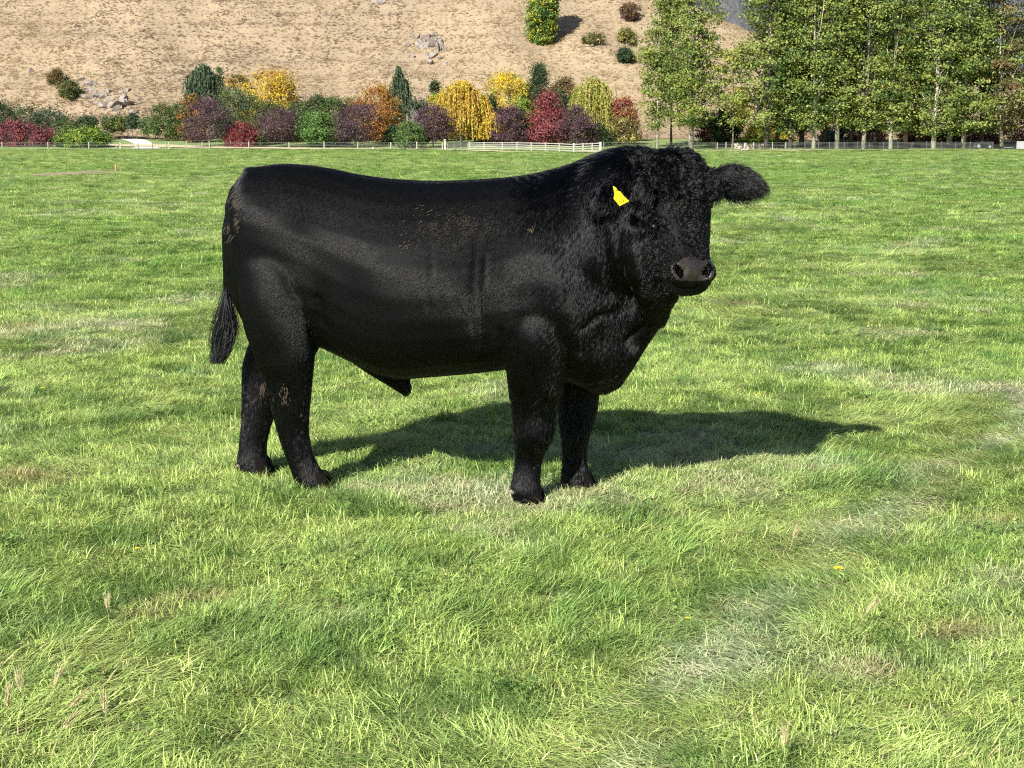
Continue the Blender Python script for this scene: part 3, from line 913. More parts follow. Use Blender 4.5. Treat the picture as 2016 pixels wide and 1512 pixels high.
    plant('tree', 'tall grey green pointed tree right of the orange tree', 'tree', 786, 131, 46, 256, 'spire', [('grey', 3), ('deep', 1)], group=G_GARDEN, h0=.03, drop=.20, dens=2.4)
    plant('shrub', 'dense dark green bush against the fence below the grey green pointed tree', 'shrub', 806, 244, 26, 229, 'dome', [('green', 2), ('bright', .6)], h0=.0, trunk=False, dens=1.4)
    plant('shrub', 'dark green bush between the orange tree and the dense green bush', 'shrub', 772, 252, 18, 238, 'dome', 'deep', h0=.0, trunk=False)
    plant('tree', 'fourth purple tree from the left, below the golden birch', 'tree', 853, 210, 29, 231, 'oval', 'purple', group=G_PURPLE, bark=bark_dark, h0=.16, leaf=.13, dens=1.5)
    plant('tree', 'thin dark spire standing behind the golden birch', 'tree', 857, 163, 8, 262, 'column', 'deep', h0=.05, clump=.5)
    plant('tree', 'lime yellow shrubby tree at the left foot of the golden birch', 'tree', 868, 186, 17, 250, 'round', [('lime', 1), ('yellow', .6)], h0=.1)
    plant('birch_tree', 'large golden weeping birch with hanging yellow branches', 'tree', 908, 158, 52, 240, 'dome', [('gold', 3), ('yellow', 1), ('orange', .3)], group=G_GARDEN, h0=.10, drop=.42, dens=3.0, bark=bark_pale, limbs=16)
    plant('birch_tree', 'low golden weeping branch tree reaching out to the right of the birch', 'tree', 972, 224, 28, 238, 'dome', [('gold', 3), ('yellow', 1)], h0=.20, drop=.40, dens=1.1, bark=bark_mid)
    plant('tree', 'dark green round tree behind the golden birch, right side', 'tree', 959, 190, 16, 250, 'round', 'deep', h0=.1)
    plant('tree', 'clear yellow tree between the golden birch and the dark conifer', 'tree', 1001, 147, 31, 257, 'round', [('yellow', 3), ('gold', 1), ('lime', .4)], group=G_GARDEN, h0=.2, dens=1.3)
    plant('tree', 'fifth purple tree from the left, under the clear yellow tree', 'tree', 1003, 214, 30, 236, 'dome', 'purple', group=G_PURPLE, bark=bark_dark, h0=.05, leaf=.13, dens=1.6)
    plant('shrub', 'very dark bush under the golden hanging branches', 'shrub', 960, 250, 26, 243, 'dome', 'deep', h0=.0, trunk=False)
    plant('tree', 'yellow green tree between the fifth purple tree and the red tree', 'tree', 1032, 196, 22, 242, 'oval', [('lime', 2), ('green', 1.4)], h0=.0, dens=1.3)
    plant('conifer_tree', 'dark olive conifer with a pointed top above the red tree', 'tree', 1060, 132, 30, 258, 'cone', [('olive', 1), ('deep', 2)], group=G_GARDEN, h0=.05, dens=1.5)
    plant('tree', 'bright red tree right of the middle, in front of the conifer', 'tree', 1078, 184, 37, 237, 'cone', [('red', 1), ('crimson', 2)], group=G_GARDEN, h0=.05, dens=1.8, bark=bark_dark)
    plant('tree', 'dark green tree above the right of the red tree', 'tree', 1098, 180, 19, 252, 'round', 'deep', h0=.1)
    plant('tree', 'olive brown tree left of the yellow weeping willow', 'tree', 1108, 158, 24, 258, 'round', [('olive', 2), ('brown', 2)], group=G_GARDEN, h0=.1)
    plant('tree', 'rightmost purple tree, broad, below the yellow weeping willow', 'tree', 1136, 214, 33, 234, 'dome', 'purple', group=G_PURPLE, bark=bark_dark, h0=.03, leaf=.13, dens=1.7)
    plant('willow_tree', 'large yellow green weeping willow behind the rightmost purple tree', 'tree', 1168, 153, 47, 252, 'dome', [('straw', 3), ('lime', .8)], group=G_GARDEN, h0=.06, drop=.46, dens=3.0)
    plant('shrub', 'dark green bush at the right foot of the rightmost purple tree', 'shrub', 1176, 246, 20, 236, 'dome', 'deep', h0=.0, trunk=False)
    plant('tree', 'loose olive brown bush left of the left poplar', 'tree', 1222, 233, 31, 240, 'dome', [('olive', 1), ('brown', 1), ('straw', .4)], h0=.04, dens=1.2)
    plant('tree', 'pale red tree between the weeping willow and the left poplar', 'tree', 1227, 198, 26, 250, 'round', [('rusty', 2), ('red', 1)], group=G_GARDEN, h0=.1)
    for px, top, hw, Y, shp, pal, lab in (
            (690, 196, 24, 259, 'oval', [('olive', 1), ('green', 1.5)], 'olive green tree peeping out over the third purple tree'),
            (832, 200, 20, 258, 'oval', [('grey', 1.5), ('deep', 1)], 'grey green tree behind the bare twiggy tree'),
            (722, 222, 22, 254, 'dome', 'deep', 'dark tree in the gap between the third purple tree and the orange tree'),
            (900, 200, 30, 259, 'dome', [('deep', 1), ('olive', 1)], 'dark olive tree hidden behind the golden birch'),
            (1036, 168, 18, 260, 'oval', [('lime', 1), ('green', 1)], 'yellowish green tree left of the pointed conifer'),
            (1132, 196, 26, 256, 'dome', [('olive', 1), ('green', 1)], 'green tree between the purple dome and the olive brown tree'),
            (1190, 212, 22, 258, 'dome', [('rusty', 1), ('olive', 1)], 'brownish tree at the right skirt of the weeping willow'),
            (600, 222, 18, 258, 'oval', [('deep', 1), ('green', 1)], 'dark tree in the gap beside the round bright green tree')):
        plant('tree', lab, 'tree', px, top, hw, Y, shp, pal, group=G_GARDEN, h0=.04)
    # ---- bare grey tree
    b_ = place(826, 240)
    t = thing('bare_tree', 'leafless grey twiggy tree left of the fourth purple tree', 'tree', tuple(b_))
    mb_ = MB(); rg_ = np.random.default_rng(5)
    mb_.tube([(0, 0, -.1), (.1, 0, 2), (.05, 0, 4)], [.09, .07, .04], 6)
    for i in range(70):
        z0 = rg_.uniform(1.2, 4); a = rg_.uniform(0, 6.28); l = rg_.uniform(1.2, 2.6)
        p0 = np.array([.05, 0, z0]); p1 = p0 + np.array([math.cos(a) * l * .5, math.sin(a) * l * .4, l * .6]); p2 = p1 + np.array([math.cos(a + .4) * l * .3, math.sin(a) * .2, l * .5])
        mb_.tube([p0, p1, p2], [.03, .022, .012], 4)
    mb_.build('trunk', bark_mat('bare_twig', (0.30, 0.27, 0.27), (0.48, 0.44, 0.43)), t)

    # ---- the poplars on the right
    G_POP = 'tall green poplars in a row on the right'
    pop = [(1512, 1.00, 'dark', 221), (1532, .9, 'dark', 228), (1556, .9, 'dark', 222), (1577, 1.0, 'dark', 229), (1600, .75, 'pale', 221), (1621, 1.0, 'dark', 229),
           (1646, .9, 'mid', 222), (1674, .95, 'dark', 228), (1700, .85, 'mid', 222), (1725, 1.05, 'dark', 229), (1754, .8, 'pale', 221), (1782, 1.05, 'mid', 226),
           (1808, 1.0, 'dark', 229), (1840, .95, 'pale', 220), (1872, 1.05, 'mid', 223), (1900, .95, 'mid', 221), (1933, 1.1, 'dark', 229)]
    ordw = ['first', 'second', 'third', 'fourth', 'fifth', 'sixth', 'seventh', 'eighth', 'ninth', 'tenth', 'eleventh', 'twelfth', 'thirteenth', 'fourteenth', 'fifteenth', 'sixteenth', 'seventeenth']
    BK = {'dark': bark_dark, 'mid': bark_pop, 'pale': bark_pale}
    def poplar(px, Y, label, H, rad, low, seed, bark, r0, pals, group=G_POP, name='poplar_tree', gap=.20, ncl=330, per=26, lean=0.0, top=None):
        b = place(px, Y); b[2] = max(b[2], 0) if Y > FIELD_END else float(field_z(b[0], Y))
        t = thing(name, label, 'tree', tuple(b), group)
        v, c, tips = crown(seed, 'poplar', low, H, rad, pals, .20, int(ncl * 1.05), 50, 1.05, 1.0, None, .15, gap, .42, 1.0, 60)
        # flat sprays of leaves on side branches low down
        obj('crown', leaves_mesh('crown', v, c), leaf_mat, t)
        obj('trunk', trunk_mesh(seed, H * .95, r0, tips, lean, 22, 1, first=low / H * 1.02), bark, t)
        return t
    for i, (px, w, bk, Y) in enumerate(pop):
        tone = {'dark': 'dark', 'mid': 'mottled', 'pale': 'pale'}[bk]
        poplar(px, Y, 'tall green poplar with a %s trunk, %s trunk from the left in the row' % (tone, ordw[i]), 29 + 4 * math.sin(i * 2.3), 4.3 + .9 * math.sin(i * 1.7) + (.8 if i == 0 else 0), 2.2 + 1.2 * math.sin(i * 2.9) ** 2,
               4000 + i * 31, BK[bk], .36 * w, lean=.012 * math.sin(i * 4.1), pals=[('poplar', 3), ('green', .8 + .9 * (i % 3 == 1)), ('popyel', .5 + .9 * (i in (3, 7, 10, 11, 14)))])
    poplar(1360, 224, 'single tall poplar standing directly behind the head of the bull', 30, 5.0, 3.6, 4700, bark_pop, .36, [('poplar', 3), ('popyel', 1.2), ('green', 1)], gap=.22, ncl=460)
    poplar(1292, 232, 'slender pale poplar left of the single poplar behind the bull', 27, 3.1, 3.2, 4733, bark_pale, .16, [('poplar', 3), ('popyel', 1)], gap=.28, ncl=230, lean=.01)
    poplar(1322, 236, 'thin dark poplar close behind the single poplar on its left', 25, 3.2, 3.0, 4766, bark_dark, .18, [('poplar', 2), ('green', 1)], gap=.25, ncl=230)
    poplar(1442, 222, 'thinly leaved young poplar in the gap before the poplar row', 17, 3.6, 4.0, 4790, bark_mid, .13, [('poplar', 2), ('popyel', 1), ('straw', .6)], gap=.42, ncl=150)
    poplar(1974, 223, 'pale trunked birch like tree with sparse brownish leaves at the right edge', 27, 4.6, 3.0, 4810, bark_pale, .25, [('olive', 2), ('brown', .8), ('poplar', 1.5)], group=None, name='birch_tree', gap=.26, ncl=360, lean=-.06)
    poplar(2030, 228, 'dark green tree cut by the right edge of the view', 28, 4.4, 3.6, 4830, bark_dark, .3, [('green', 2), ('deep', 1), ('olive', .7)], group=None, name='tree', gap=.2, ncl=340)

    # ---- garden seen under the poplars
    plant('tree', 'dark red bush between the single poplar and the round dark green tree', 'shrub', 1394, 222, 19, 247, 'oval', [('purple', 1), ('crimson', 1), ('brown', .6)], h0=.02)
    plant('tree', 'round dark green tree left of the clipped green hedge', 'tree', 1427, 219, 23, 238, 'oval', [('deep', 2), ('green', 1)], h0=.05, dens=1.4)
    plant('tree', 'golden narrow tree behind the gap in the poplars', 'tree', 1452, 178, 15, 258, 'oval', [('gold', 1), ('straw', 2)], h0=.2)
    plant('shrub', 'bright yellow bush above the clipped green hedge', 'shrub', 1494, 243, 27, 247, 'dome', [('yellow', 3), ('lime', .8)], h0=.0, trunk=False, dens=1.3)
    plant('shrub', 'maroon bush behind the third and fourth poplar trunks', 'shrub', 1566, 232, 30, 252, 'dome', [('purple', 1), ('rusty', 1), ('deep', 1)], h0=.0, trunk=False)
    plant('shrub', 'small yellow bush between the second and third poplar trunks', 'shrub', 1546, 262, 14, 245, 'dome', [('yellow', 1), ('straw', 1)], h0=.0, trunk=False, clump=.5)
    plant('conifer_tree', 'blue grey conifer behind the sixth poplar trunk', 'tree', 1630, 252, 20, 250, 'cone', 'bluegrey', h0=.0, trunk=False)
    plant('shrub', 'dark green bush behind the seventh and eighth poplar trunks', 'shrub', 1662, 246, 24, 252, 'dome', 'deep', h0=.0, trunk=False)
    plant('shrub', 'wide rusty red bush behind the ninth poplar trunk', 'shrub', 1708, 248, 32, 251, 'dome', [('rusty', 2), ('crimson', 2)], h0=.0, trunk=False, dens=1.2)
    plant('hedge', 'long orange red hedge behind the twelfth to fourteenth poplar trunks', 'hedge', 1828, 253, 52, 250, 'dome', [('red', 2), ('rusty', 3)], h0=.0, trunk=False, depth=.35, dens=1.6, clump=.6, hollow=.2)
    plant('shrub', 'dark green bush between the fifteenth and sixteenth poplar trunks', 'shrub', 1888, 246, 16, 247, 'round', 'deep', h0=.0, trunk=False)
    plant('shrub', 'bright red bush beside the seventeenth poplar trunk', 'shrub', 1940, 255, 26, 246, 'dome', [('red', 3), ('crimson', 1)], h0=.0, trunk=False, clump=.6)
    plant('shrub', 'dark reddish brown bush at the right edge behind the grey panel', 'shrub', 1996, 244, 36, 244, 'dome', [('brown', 1), ('crimson', 1), ('deep', 1)], h0=.0, trunk=False, dens=1.3)
    # clipped hedge: a boxy thing of leaves
    hb_base = place(1496, 234)
    t = thing('hedge', 'low clipped bright green hedge above the stone wall', 'hedge', tuple(hb_base))
    rg_ = np.random.default_rng(77); n_ = 5200
    C = np.stack([rg_.uniform(-4.6, 4.6, n_), rg_.uniform(-.6, .6, n_), rg_.uniform(.0, 1.05, n_)], 1)
    ax_ = rg_.integers(0, 3, n_); C[ax_ == 0, 1] = np.sign(rg_.normal(size=(ax_ == 0).sum())) * .6; C[ax_ == 1, 2] = 1.05
    C += rg_.normal(0, .05, C.shape)
    v = cards(C, .16 * rg_.uniform(.6, 1.3, n_), rg_, .8)
    obj('foliage', leaves_mesh('foliage', v, np.repeat(blend_cols('lime', rg_.uniform(size=n_) * .5 + .3, n_, rg_) * np.array([.8, 1.0, .9]), 4, 0)), leaf_mat, t)

    # ---- on the hill
    def hill_plant(name, label, px, py, hw, hpx, shape, pals, **kw):
        """stand a plant where the hill is seen at (px, py)"""
        d = ray(px, py)
        ts = np.linspace(262, 420, 4000); P = EYE + d[None, :] * (ts / d[1])[:, None]
        zz = land_z(P[:, 0], P[:, 1]); i = int(np.argmax(zz > P[:, 2]))
        return plant(name, label, kw.pop('cat', 'shrub'), px, py - hpx, hw, float(P[i, 1]), shape, pals, **kw)
    hill_plant('columnar_tree', 'dense yellow green columnar tree standing alone on the dry hill', 1068, 84, 21, 150, 'column', [('yewgold', 2), ('bright', 1)], cat='tree', h0=.0, dens=2.6, trunk=True, leaf=.26, clump=.7)
    hill_plant('shrub', 'rusty olive shrub on the hill, upper of the two at the left', 118, 164, 14, 24, 'dome', [('olive', 1), ('brown', 1)], h0=.0, trunk=False, clump=.5)
    hill_plant('shrub', 'olive green shrub on the hill, lower of the two at the left', 142, 193, 18, 30, 'dome', [('olive', 2), ('green', 1)], h0=.0, trunk=False, clump=.5, dens=1.3)
    hill_plant('shrub', 'flat olive shrub on the hill right of the columnar tree', 1168, 86, 20, 18, 'dome', [('olive', 3), ('straw', .5)], h0=.0, trunk=False, clump=.5)
    hill_plant('shrub', 'yellowish round shrub on the hill beside the left poplar', 1231, 82, 18, 25, 'dome', [('olive', 2), ('straw', 1)], h0=.0, trunk=False, clump=.5, dens=1.3)
    hill_plant('shrub', 'dark green shrub on the hill lowest beside the left poplar', 1229, 122, 14, 26, 'oval', 'deep', h0=.0, trunk=False, clump=.4, dens=1.3)
    hill_plant('shrub', 'dark brown bush high on the hill near the skyline', 1236, 40, 15, 32, 'round', [('brown', 2), ('purple', 1)], h0=.0, trunk=False, clump=.5, dens=1.2)

# ------------------------------------------------------------------ rocks on the hill
def rock_mesh(seed, sx, sy, sz):
    bm = bmesh.new(); bmesh.ops.create_icosphere(bm, subdivisions=3, radius=1.0)
    rg = np.random.default_rng(seed)
    pl = [(unit_(rg.normal(size=3)), rg.uniform(.36, .8)) for _ in range(14)]
    for v in bm.verts:
        p = np.array(v.co)
        for n, d in pl:
            e = p @ n - d
            if e > 0: p = p - n * e
        p = p * (1 + .10 * (fbm(np.array([p[0] * 3 + seed]), np.array([p[1] * 3 + p[2] * 2.3]), 11, 3)[0] - .5))
        v.co = p * np.array([sx, sy, sz])
    me = bpy.data.meshes.new('rock'); bm.to_mesh(me); bm.free()
    return me
k = NT('schist_rock'); co = k.coord()
k.l(k.ramp(k.noise(1.3, 7, 0.7, co), [(0.3, (0.12, 0.115, 0.10)), (0.5, (0.25, 0.205, 0.175)), (0.7, (0.36, 0.335, 0.28))]), k.p.inputs['Base Color'])
k.set(Roughness=0.9); k.bump(k.noise(3.0, 6, 0.7, co), 0.9, 0.15)
rock_mat = k.m
def outcrop(label, items, seed):
    t = None
    for i, (px, py, w, h, dp) in enumerate(items):
        d = ray(px, py); ts = np.linspace(262, 420, 4000); P = EYE + d[None, :] * (ts / d[1])[:, None]
        j = int(np.argmax(land_z(P[:, 0], P[:, 1]) > P[:, 2])); p = P[j]
        if t is None:
            t = thing('rock_outcrop' if len(items) > 1 else 'boulder', label, 'rocks' if len(items) > 1 else 'rock', tuple(p)); o0 = p
        sc = p[1] / FPX
        o = obj('rock', rock_mesh(seed + i, w * sc * .62, dp * w * sc * .62, h * sc * .70), rock_mat, t, tuple(p - o0))
        o.rotation_euler = (.4 * math.sin(i * 3.7), .5 * math.sin(seed + i * 2.1), 1.5 * math.sin(i * 1.3))
if 'rocks' not in SKIP:
    rgk = np.random.default_rng(8)
    big = [(838 + rgk.normal(0, 15), 92 + rgk.normal(0, 13), rgk.uniform(9, 24), rgk.uniform(12, 30), .8) for _ in range(26)]
    big += [(836, 84, 26, 40, .8), (824, 92, 20, 38, .8), (850, 92, 22, 34, .8), (866, 116, 16, 12, 1), (880, 126, 14, 9, 1)]
    outcrop('jagged pale grey rock outcrop high in the middle of the dry hill', big, 31)
    low = []
    for _ in range(38):
        u_ = rgk.uniform(); low.append((172 + 82 * u_ + rgk.normal(0, 12), 176 + 42 * u_ + rgk.normal(0, 11), rgk.uniform(9, 26), rgk.uniform(6, 15), .9))
    low += [(226, 208, 40, 20, .8), (196, 190, 30, 16, .8), (160, 157, 22, 10, 1), (250, 178, 24, 9, 1)]
    outcrop('pale broken rocks low on the hill at the left', low, 57)
    outcrop('small white boulder alone on the left of the hill', [(62, 141, 18, 14, .8)], 83)
    outcrop('dark rock cut by the top of the view', [(748, 4, 26, 18, .8)], 91)
# ------------------------------------------------------------------ fences along the far side of the paddock
pale_wood = plain('weathered_pale_post', (0.33, 0.30, 0.235), 0.85, var=0.3, scale=3)
white_paint = plain('white_painted_timber', (0.38, 0.37, 0.33), 0.6, var=0.10, scale=2)
grey_steel = plain('galvanised_steel', (0.45, 0.46, 0.46), 0.45, 0.6, var=0.15)
dark_post = plain('dark_steel_post', (0.09, 0.085, 0.08), 0.7)
def gnd(x, y):
    return float(field_z(x, y)) if y < FIELD_END + 1 else float(1.5 * smooth01((y - 222) / 42.0))
def xy(px, Y):
    return float(at(px, 285, Y)[0])

def wire_fence(label, posts, Yf, h, w, mat, wires=5, stays=(), heights=None, group='wire fences along the far edge of the paddock'):
    """posts at photo columns, depth from Yf(px)"""
    P = [(xy(px, Yf(px)), Yf(px)) for px in posts]
    t = thing('wire_fence', label, 'fence', (P[0][0], P[0][1], 0), group)
    o0 = np.array([P[0][0], P[0][1], 0.0])
    proto = {}
    for i, (x, y) in enumerate(P):
        hh = h * (1 + .06 * math.sin(i * 2.3))
        key = round(hh, 2)
        if key not in proto:
            mb = MB(); mb.box((0, 0, key / 2 - .15), (w, w, key + .3), 0, w * .12); proto[key] = mb.mesh('post')
        o = obj('post', proto[key], mat, t, tuple(np.array([x, y, gnd(x, y)]) - o0))
        o.rotation_euler = (.03 * math.sin(i * 3.1), .04 * math.sin(i * 1.7), .3 * i)
    for k_ in range(wires):
        z = .12 + (h - .22) * k_ / max(1, wires - 1)
        mb = MB()
        mb.tube([np.array([x, y - w * .55, gnd(x, y) + z]) - o0 for x, y in P], .011, 4)
        mb.build('wire', grey_steel, t)
    for px, dx in stays:
        mb = MB(); x, y = xy(px, Yf(px)), Yf(px)
        mb.tube([np.array([x, y - .06, gnd(x, y) + h * .75]) - o0, np.array([x + dx, y - .06, gnd(x, y) + .05]) - o0], .05, 5)
        mb.build('stay', pale_wood, t)
    return t
if 'fences' not in SKIP:
    YL = lambda px: 222.0 + .0 * px
    wire_fence('pale post and wire fence in front of the crimson hedge and the lime green bush', [-170, -78, 4, 95, 175, 236], YL, 1.12, .16, pale_wood, stays=((236, -1.0),))
    wire_fence('short pale post and wire fence across the end of the gravel drive', [237.5, 260, 272, 300, 327], YL, 1.0, .13, pale_wood, stays=((272, -.8), (327, .9)))
    wire_fence('long pale post and wire fence in front of the purple trees', [332, 366, 398, 413, 490, 569, 638, 704, 770, 821, 871], lambda px: 222.0 - max(0, px - 700) * .06, 1.12, .17, pale_wood)
    # white strainer post with a round top
    x, y = xy(876, 208), 208.0
    mb = MB(); mb.box((0, 0, .55), (.26, .26, 1.5), 0, .03)
    t = thing('gate_post', 'stout white gate post with a round knob at the left end of the steel gate', 'post', (x, y, gnd(x, y)))
    mb.build('shaft', white_paint, t)
    mb = MB(); mb.ring_loft([ringp for ringp in [[(r * math.cos(a), r * math.sin(a), z) for a in np.linspace(0, 6.283, 10, endpoint=False)] for r, z in ((.08, 1.29), (.19, 1.36), (.21, 1.45), (.15, 1.55), (.04, 1.6))]])
    mb.build('knob', white_paint, t, True)

    def tube_gate(label, a, b, Ya, Yb, h, bars, rails):
        A = np.array([xy(a, Ya), Ya, 0.0]); B = np.array([xy(b, Yb), Yb, 0.0])
        A[2], B[2] = gnd(A[0], A[1]), gnd(B[0], B[1])
        t = thing('steel_gate', label, 'gate', tuple(A))
        D_ = B - A
        mb = MB()
        for z in (.18, h): mb.tube([np.array([0, 0, z]), D_ + np.array([0, 0, z])], .035, 6)
        for f in (0.01, .99): mb.tube([D_ * f + np.array([0, 0, .18]), D_ * f + np.array([0, 0, h])], .035, 6)
        mb.build('gate_frame', grey_steel, t)
        for i in range(rails):
            z = .18 + (h - .18) * (i + 1) / (rails + 1)
            mb = MB(); mb.tube([D_ * .01 + np.array([0, 0, z]), D_ * .99 + np.array([0, 0, z])], .016, 5); mb.build('rail', grey_steel, t)
        for i in range(bars):
            f = (i + 1) / (bars + 1)
            mb = MB(); mb.tube([D_ * f + np.array([0, -.03, .18]), D_ * f + np.array([0, -.03, h])], .022, 5); mb.build('upright', grey_steel, t)
        return t
    tube_gate('grey steel field gate left of the white rail fence', 880, 921, 207, 204, 1.05, 2, 4)
    tube_gate('grey steel gate at the right end of the white rail fence, partly behind the bull', 1188, 1232, 172, 178, 1.15, 4, 4)

    # white rail fence: posts and rails each on their own
    cols_ = [924, 953, 989, 1018, 1046, 1074, 1101, 1130, 1148, 1166, 1182]
    YR = lambda px: float(np.interp(px, [924, 1046, 1130, 1182], [203, 190, 178, 171]))
    P = [np.array([xy(c, YR(c)), YR(c), 0.0]) for c in cols_]
    for p in P: p[2] = gnd(p[0], p[1])
    t = thing('rail_fence', 'white timber rail fence with four rails in front of the red tree', 'fence', tuple(P[0]))
    for i, p in enumerate(P):
        wd = .26 if i in (0, 7, 10) else .15
        mb = MB(); mb.box((0, 0, .5), (wd, .12, 1.34 if wd > .2 else 1.24), 0, .012)
        obj('post', mb.mesh('post'), white_paint if i else pale_wood, t, tuple(p - P[0]))
    for i in range(len(P) - 1):
        A, B = P[i] - P[0], P[i + 1] - P[0]
        dv = B - A; ln = np.linalg.norm(dv[:2]); rz = math.atan2(dv[1], dv[0])
        mb = MB(); mb.box((0, 0, 0), (ln - .02, .045, .11), 0, .008); rm = mb.mesh('rail')
        for z in (.22, .48, .74, 1.02):
            o = obj('rail', rm, white_paint, t, tuple((A + B) / 2 + np.array([.0, -.09, z])))
            o.rotation_euler = (0, -math.atan2(dv[2], ln) + .006 * math.sin(i * 3 + z * 9), rz)

    wire_fence('dark wire fence behind the head of the bull', [1236, 1262, 1290, 1312, 1336, 1345, 1372, 1408], lambda px: 205 + (px - 1236) * .05, 1.15, .09, dark_post, wires=5)
    wire_fence('low wire fence on pale and dark posts in front of the stone wall', [1412, 1429, 1452, 1484, 1521, 1546], lambda px: 213.0, 1.05, .12, pale_wood, wires=5)
    wire_fence('dark wire fence running between the poplar trunks', [1548, 1565, 1585, 1612, 1633, 1662, 1688, 1712, 1740, 1768, 1795, 1824, 1854, 1882, 1910, 1955], lambda px: 217.0, 1.15, .10, dark_post, wires=6)

    # dry stone wall
    bx, by = xy(1440, 226), 226.0
    x1 = xy(1512, 226)
    t = thing('stone_wall', 'low pinkish dry stone wall below the clipped hedge', 'wall', (bx, by, gnd(bx, by)))
    stone_mat = plain('pink_stone', (0.52, 0.42, 0.36), 0.9, var=0.35, scale=1.3)
    mb = MB(); rg = np.random.default_rng(12)
    for row in range(4):
        x_ = 0.0
        while x_ < x1 - bx:
            w_ = rg.uniform(.22, .5); h_ = .20 * rg.uniform(.85, 1.1)
            mb.box((x_ + w_ / 2, rg.normal(0, .03), .10 + row * .2), (w_ - .03, .4 + rg.normal(0, .03), h_), rg.normal(0, .05), .03)
            x_ += w_
    so = mb.build('stones', stone_mat, t); so['kind'] = 'stuff'
    # pale low bank edging further along
    for a, b, h_ in ((1520, 1640, .55),):
        bx, by = xy(a, 232), 232.0
        t = thing('stone_wall', 'low pale stone edging behind the first six poplar trunks', 'wall', (bx, by, gnd(bx, by)))
        mb = MB(); x_ = 0.0
        while x_ < xy(b, 232) - bx:
            w_ = rg.uniform(.3, .7)
            mb.box((x_ + w_ / 2, rg.normal(0, .04), h_ * .3), (w_ - .04, .4, h_ * rg.uniform(.7, 1.1)), rg.normal(0, .06), .04); x_ += w_
        so = mb.build('stones', stone_mat, t); so['kind'] = 'stuff'

    # small things by the far fence
    x, y = xy(1466, 196), 196.0
    t = thing('marker_post', 'small white leaning post on a broad white base out in the far grass', 'post', (x, y, gnd(x, y)))
    mb = MB(); mb.box((0, 0, .1), (.9, .6, .22), 0, .04); mb.build('base', white_paint, t)
    mb = MB(); mb.tube([(-.02, 0, .2), (.05, 0, .6), (.14, 0, .98)], [.16, .13, .15], 8); mb.build('shaft', white_paint, t, True)
    p = on_ground(228, 335)
    t = thing('stake', 'small orange stake at the end of the bare earth scrape', 'stake', (p[0], p[1], gnd(p[0], p[1])))
    mb = MB(); mb.box((0, 0, .16), (.07, .07, .45), 0, .01); mb.build('shaft', plain('orange_stake', (.34, .20, .09), .7), t)
    x, y = xy(736, 220), 219.0
    t = thing('bucket', 'small white tub against the foot of the fence below the third purple tree', 'tub', (x, y, gnd(x, y)))
    mb = MB(); mb.ring_loft([[(r * math.cos(a), r * math.sin(a), z) for a in np.linspace(0, 6.283, 12, endpoint=False)] for r, z in ((.17, 0.0), (.21, .32), (.225, .33), (.225, .36), (.19, .36), (.16, .10))]); mb.build('tub', white_paint, t)

    # dark farm vehicle under the last poplars
    x, y = xy(1935, 219), 219.0
    veh = plain('black_vehicle_paint', (.014, .015, .017), .45); rub = plain('tyre_rubber', (.016, .016, .017), .85); chrome = plain('grey_trim', (.30, .31, .32), .4, .3)
    t = thing('farm_buggy', 'small black farm buggy parked under the last poplars', 'buggy', (x, y, gnd(x, y)))
    mb = MB(); mb.box((.30, 0, .72), (1.75, 1.2, .62), 0, .08); mb.box((.95, 0, .95), (.5, 1.15, .5), 0, .08); mb.build('body', veh, t)
    mb = MB(); mb.box((-.25, 0, .72), (.75, 1.0, .34), 0, .07); mb.build('bonnet', chrome, t)
    mb = MB(); mb.tube([(-.45, -.35, .9), (-.12, -.35, 1.22), (.1, -.35, 1.22)], .03, 6); mb.tube([(-.45, .35, .9), (-.12, .35, 1.22), (.1, .35, 1.22)], .03, 6); mb.build('roll_bar', veh, t)
    for wx, wr in ((-.85, .50), (.85, .40)):
        for wy in (-.62, .62):
            mb = MB()
            mb.ring_loft([[(wx + r * math.cos(a), wy + o_, wr + r * math.sin(a)) for a in np.linspace(0, 6.283, 18, endpoint=False)] for r, o_ in ((wr * .55, -.13), (wr * .92, -.13), (wr, -.07), (wr, .07), (wr * .92, .13), (wr * .55, .13))])
            w_ = mb.build('wheel', rub, t, True)
            mb = MB(); mb.ring_loft([[(wx + r * math.cos(a), wy + o_, wr + r * math.sin(a)) for a in np.linspace(0, 6.283, 14, endpoint=False)] for r, o_ in ((wr * .2, -.14), (wr * .52, -.132), (wr * .52, .132), (wr * .2, .14))])
            mb.build('hub', chrome, w_)
    # long dark trough and a framed grey panel at the right edge
    x, y = xy(1984, 214), 214.0
    t = thing('water_trough', 'long low dark water trough right of the black farm buggy', 'trough', (x, y, gnd(x, y)))
    mb = MB(); mb.box((0, -.34, .24), (2.2, .06, .48), 0, .01); mb.box((0, .34, .24), (2.2, .06, .48), 0, .01); mb.box((-1.07, 0, .24), (.06, .62, .48), 0, .01); mb.box((1.07, 0, .24), (.06, .62, .48), 0, .01); mb.box((0, 0, .12), (2.08, .62, .05)); mb.build('tank', plain('dark_green_plastic', (.02, .03, .028), .5), t)
    mb = MB(); mb.box((0, -.378, .30), (1.3, .015, .06)); mb.build('rim_band', chrome, t)
    x, y = xy(2009, 216), 216.0
    t = thing('framed_panel', 'grey panel in a white frame standing at the right edge', 'panel', (x, y, gnd(x, y)))
    mb = MB()
    for c, s in (((-.52, 0, .6), (.10, .10, 1.2)), ((.52, 0, .6), (.10, .10, 1.2)), ((0, 0, 1.15), (.93, .09, .10)), ((0, 0, .08), (.93, .09, .10))): mb.box(c, s, 0, .012)
    mb.build('frame', white_paint, t)
    mb = MB(); mb.box((0, .02, .62), (.93, .03, .97)); mb.build('sheet', plain('grey_sheet', (.33, .32, .34), .5), t)
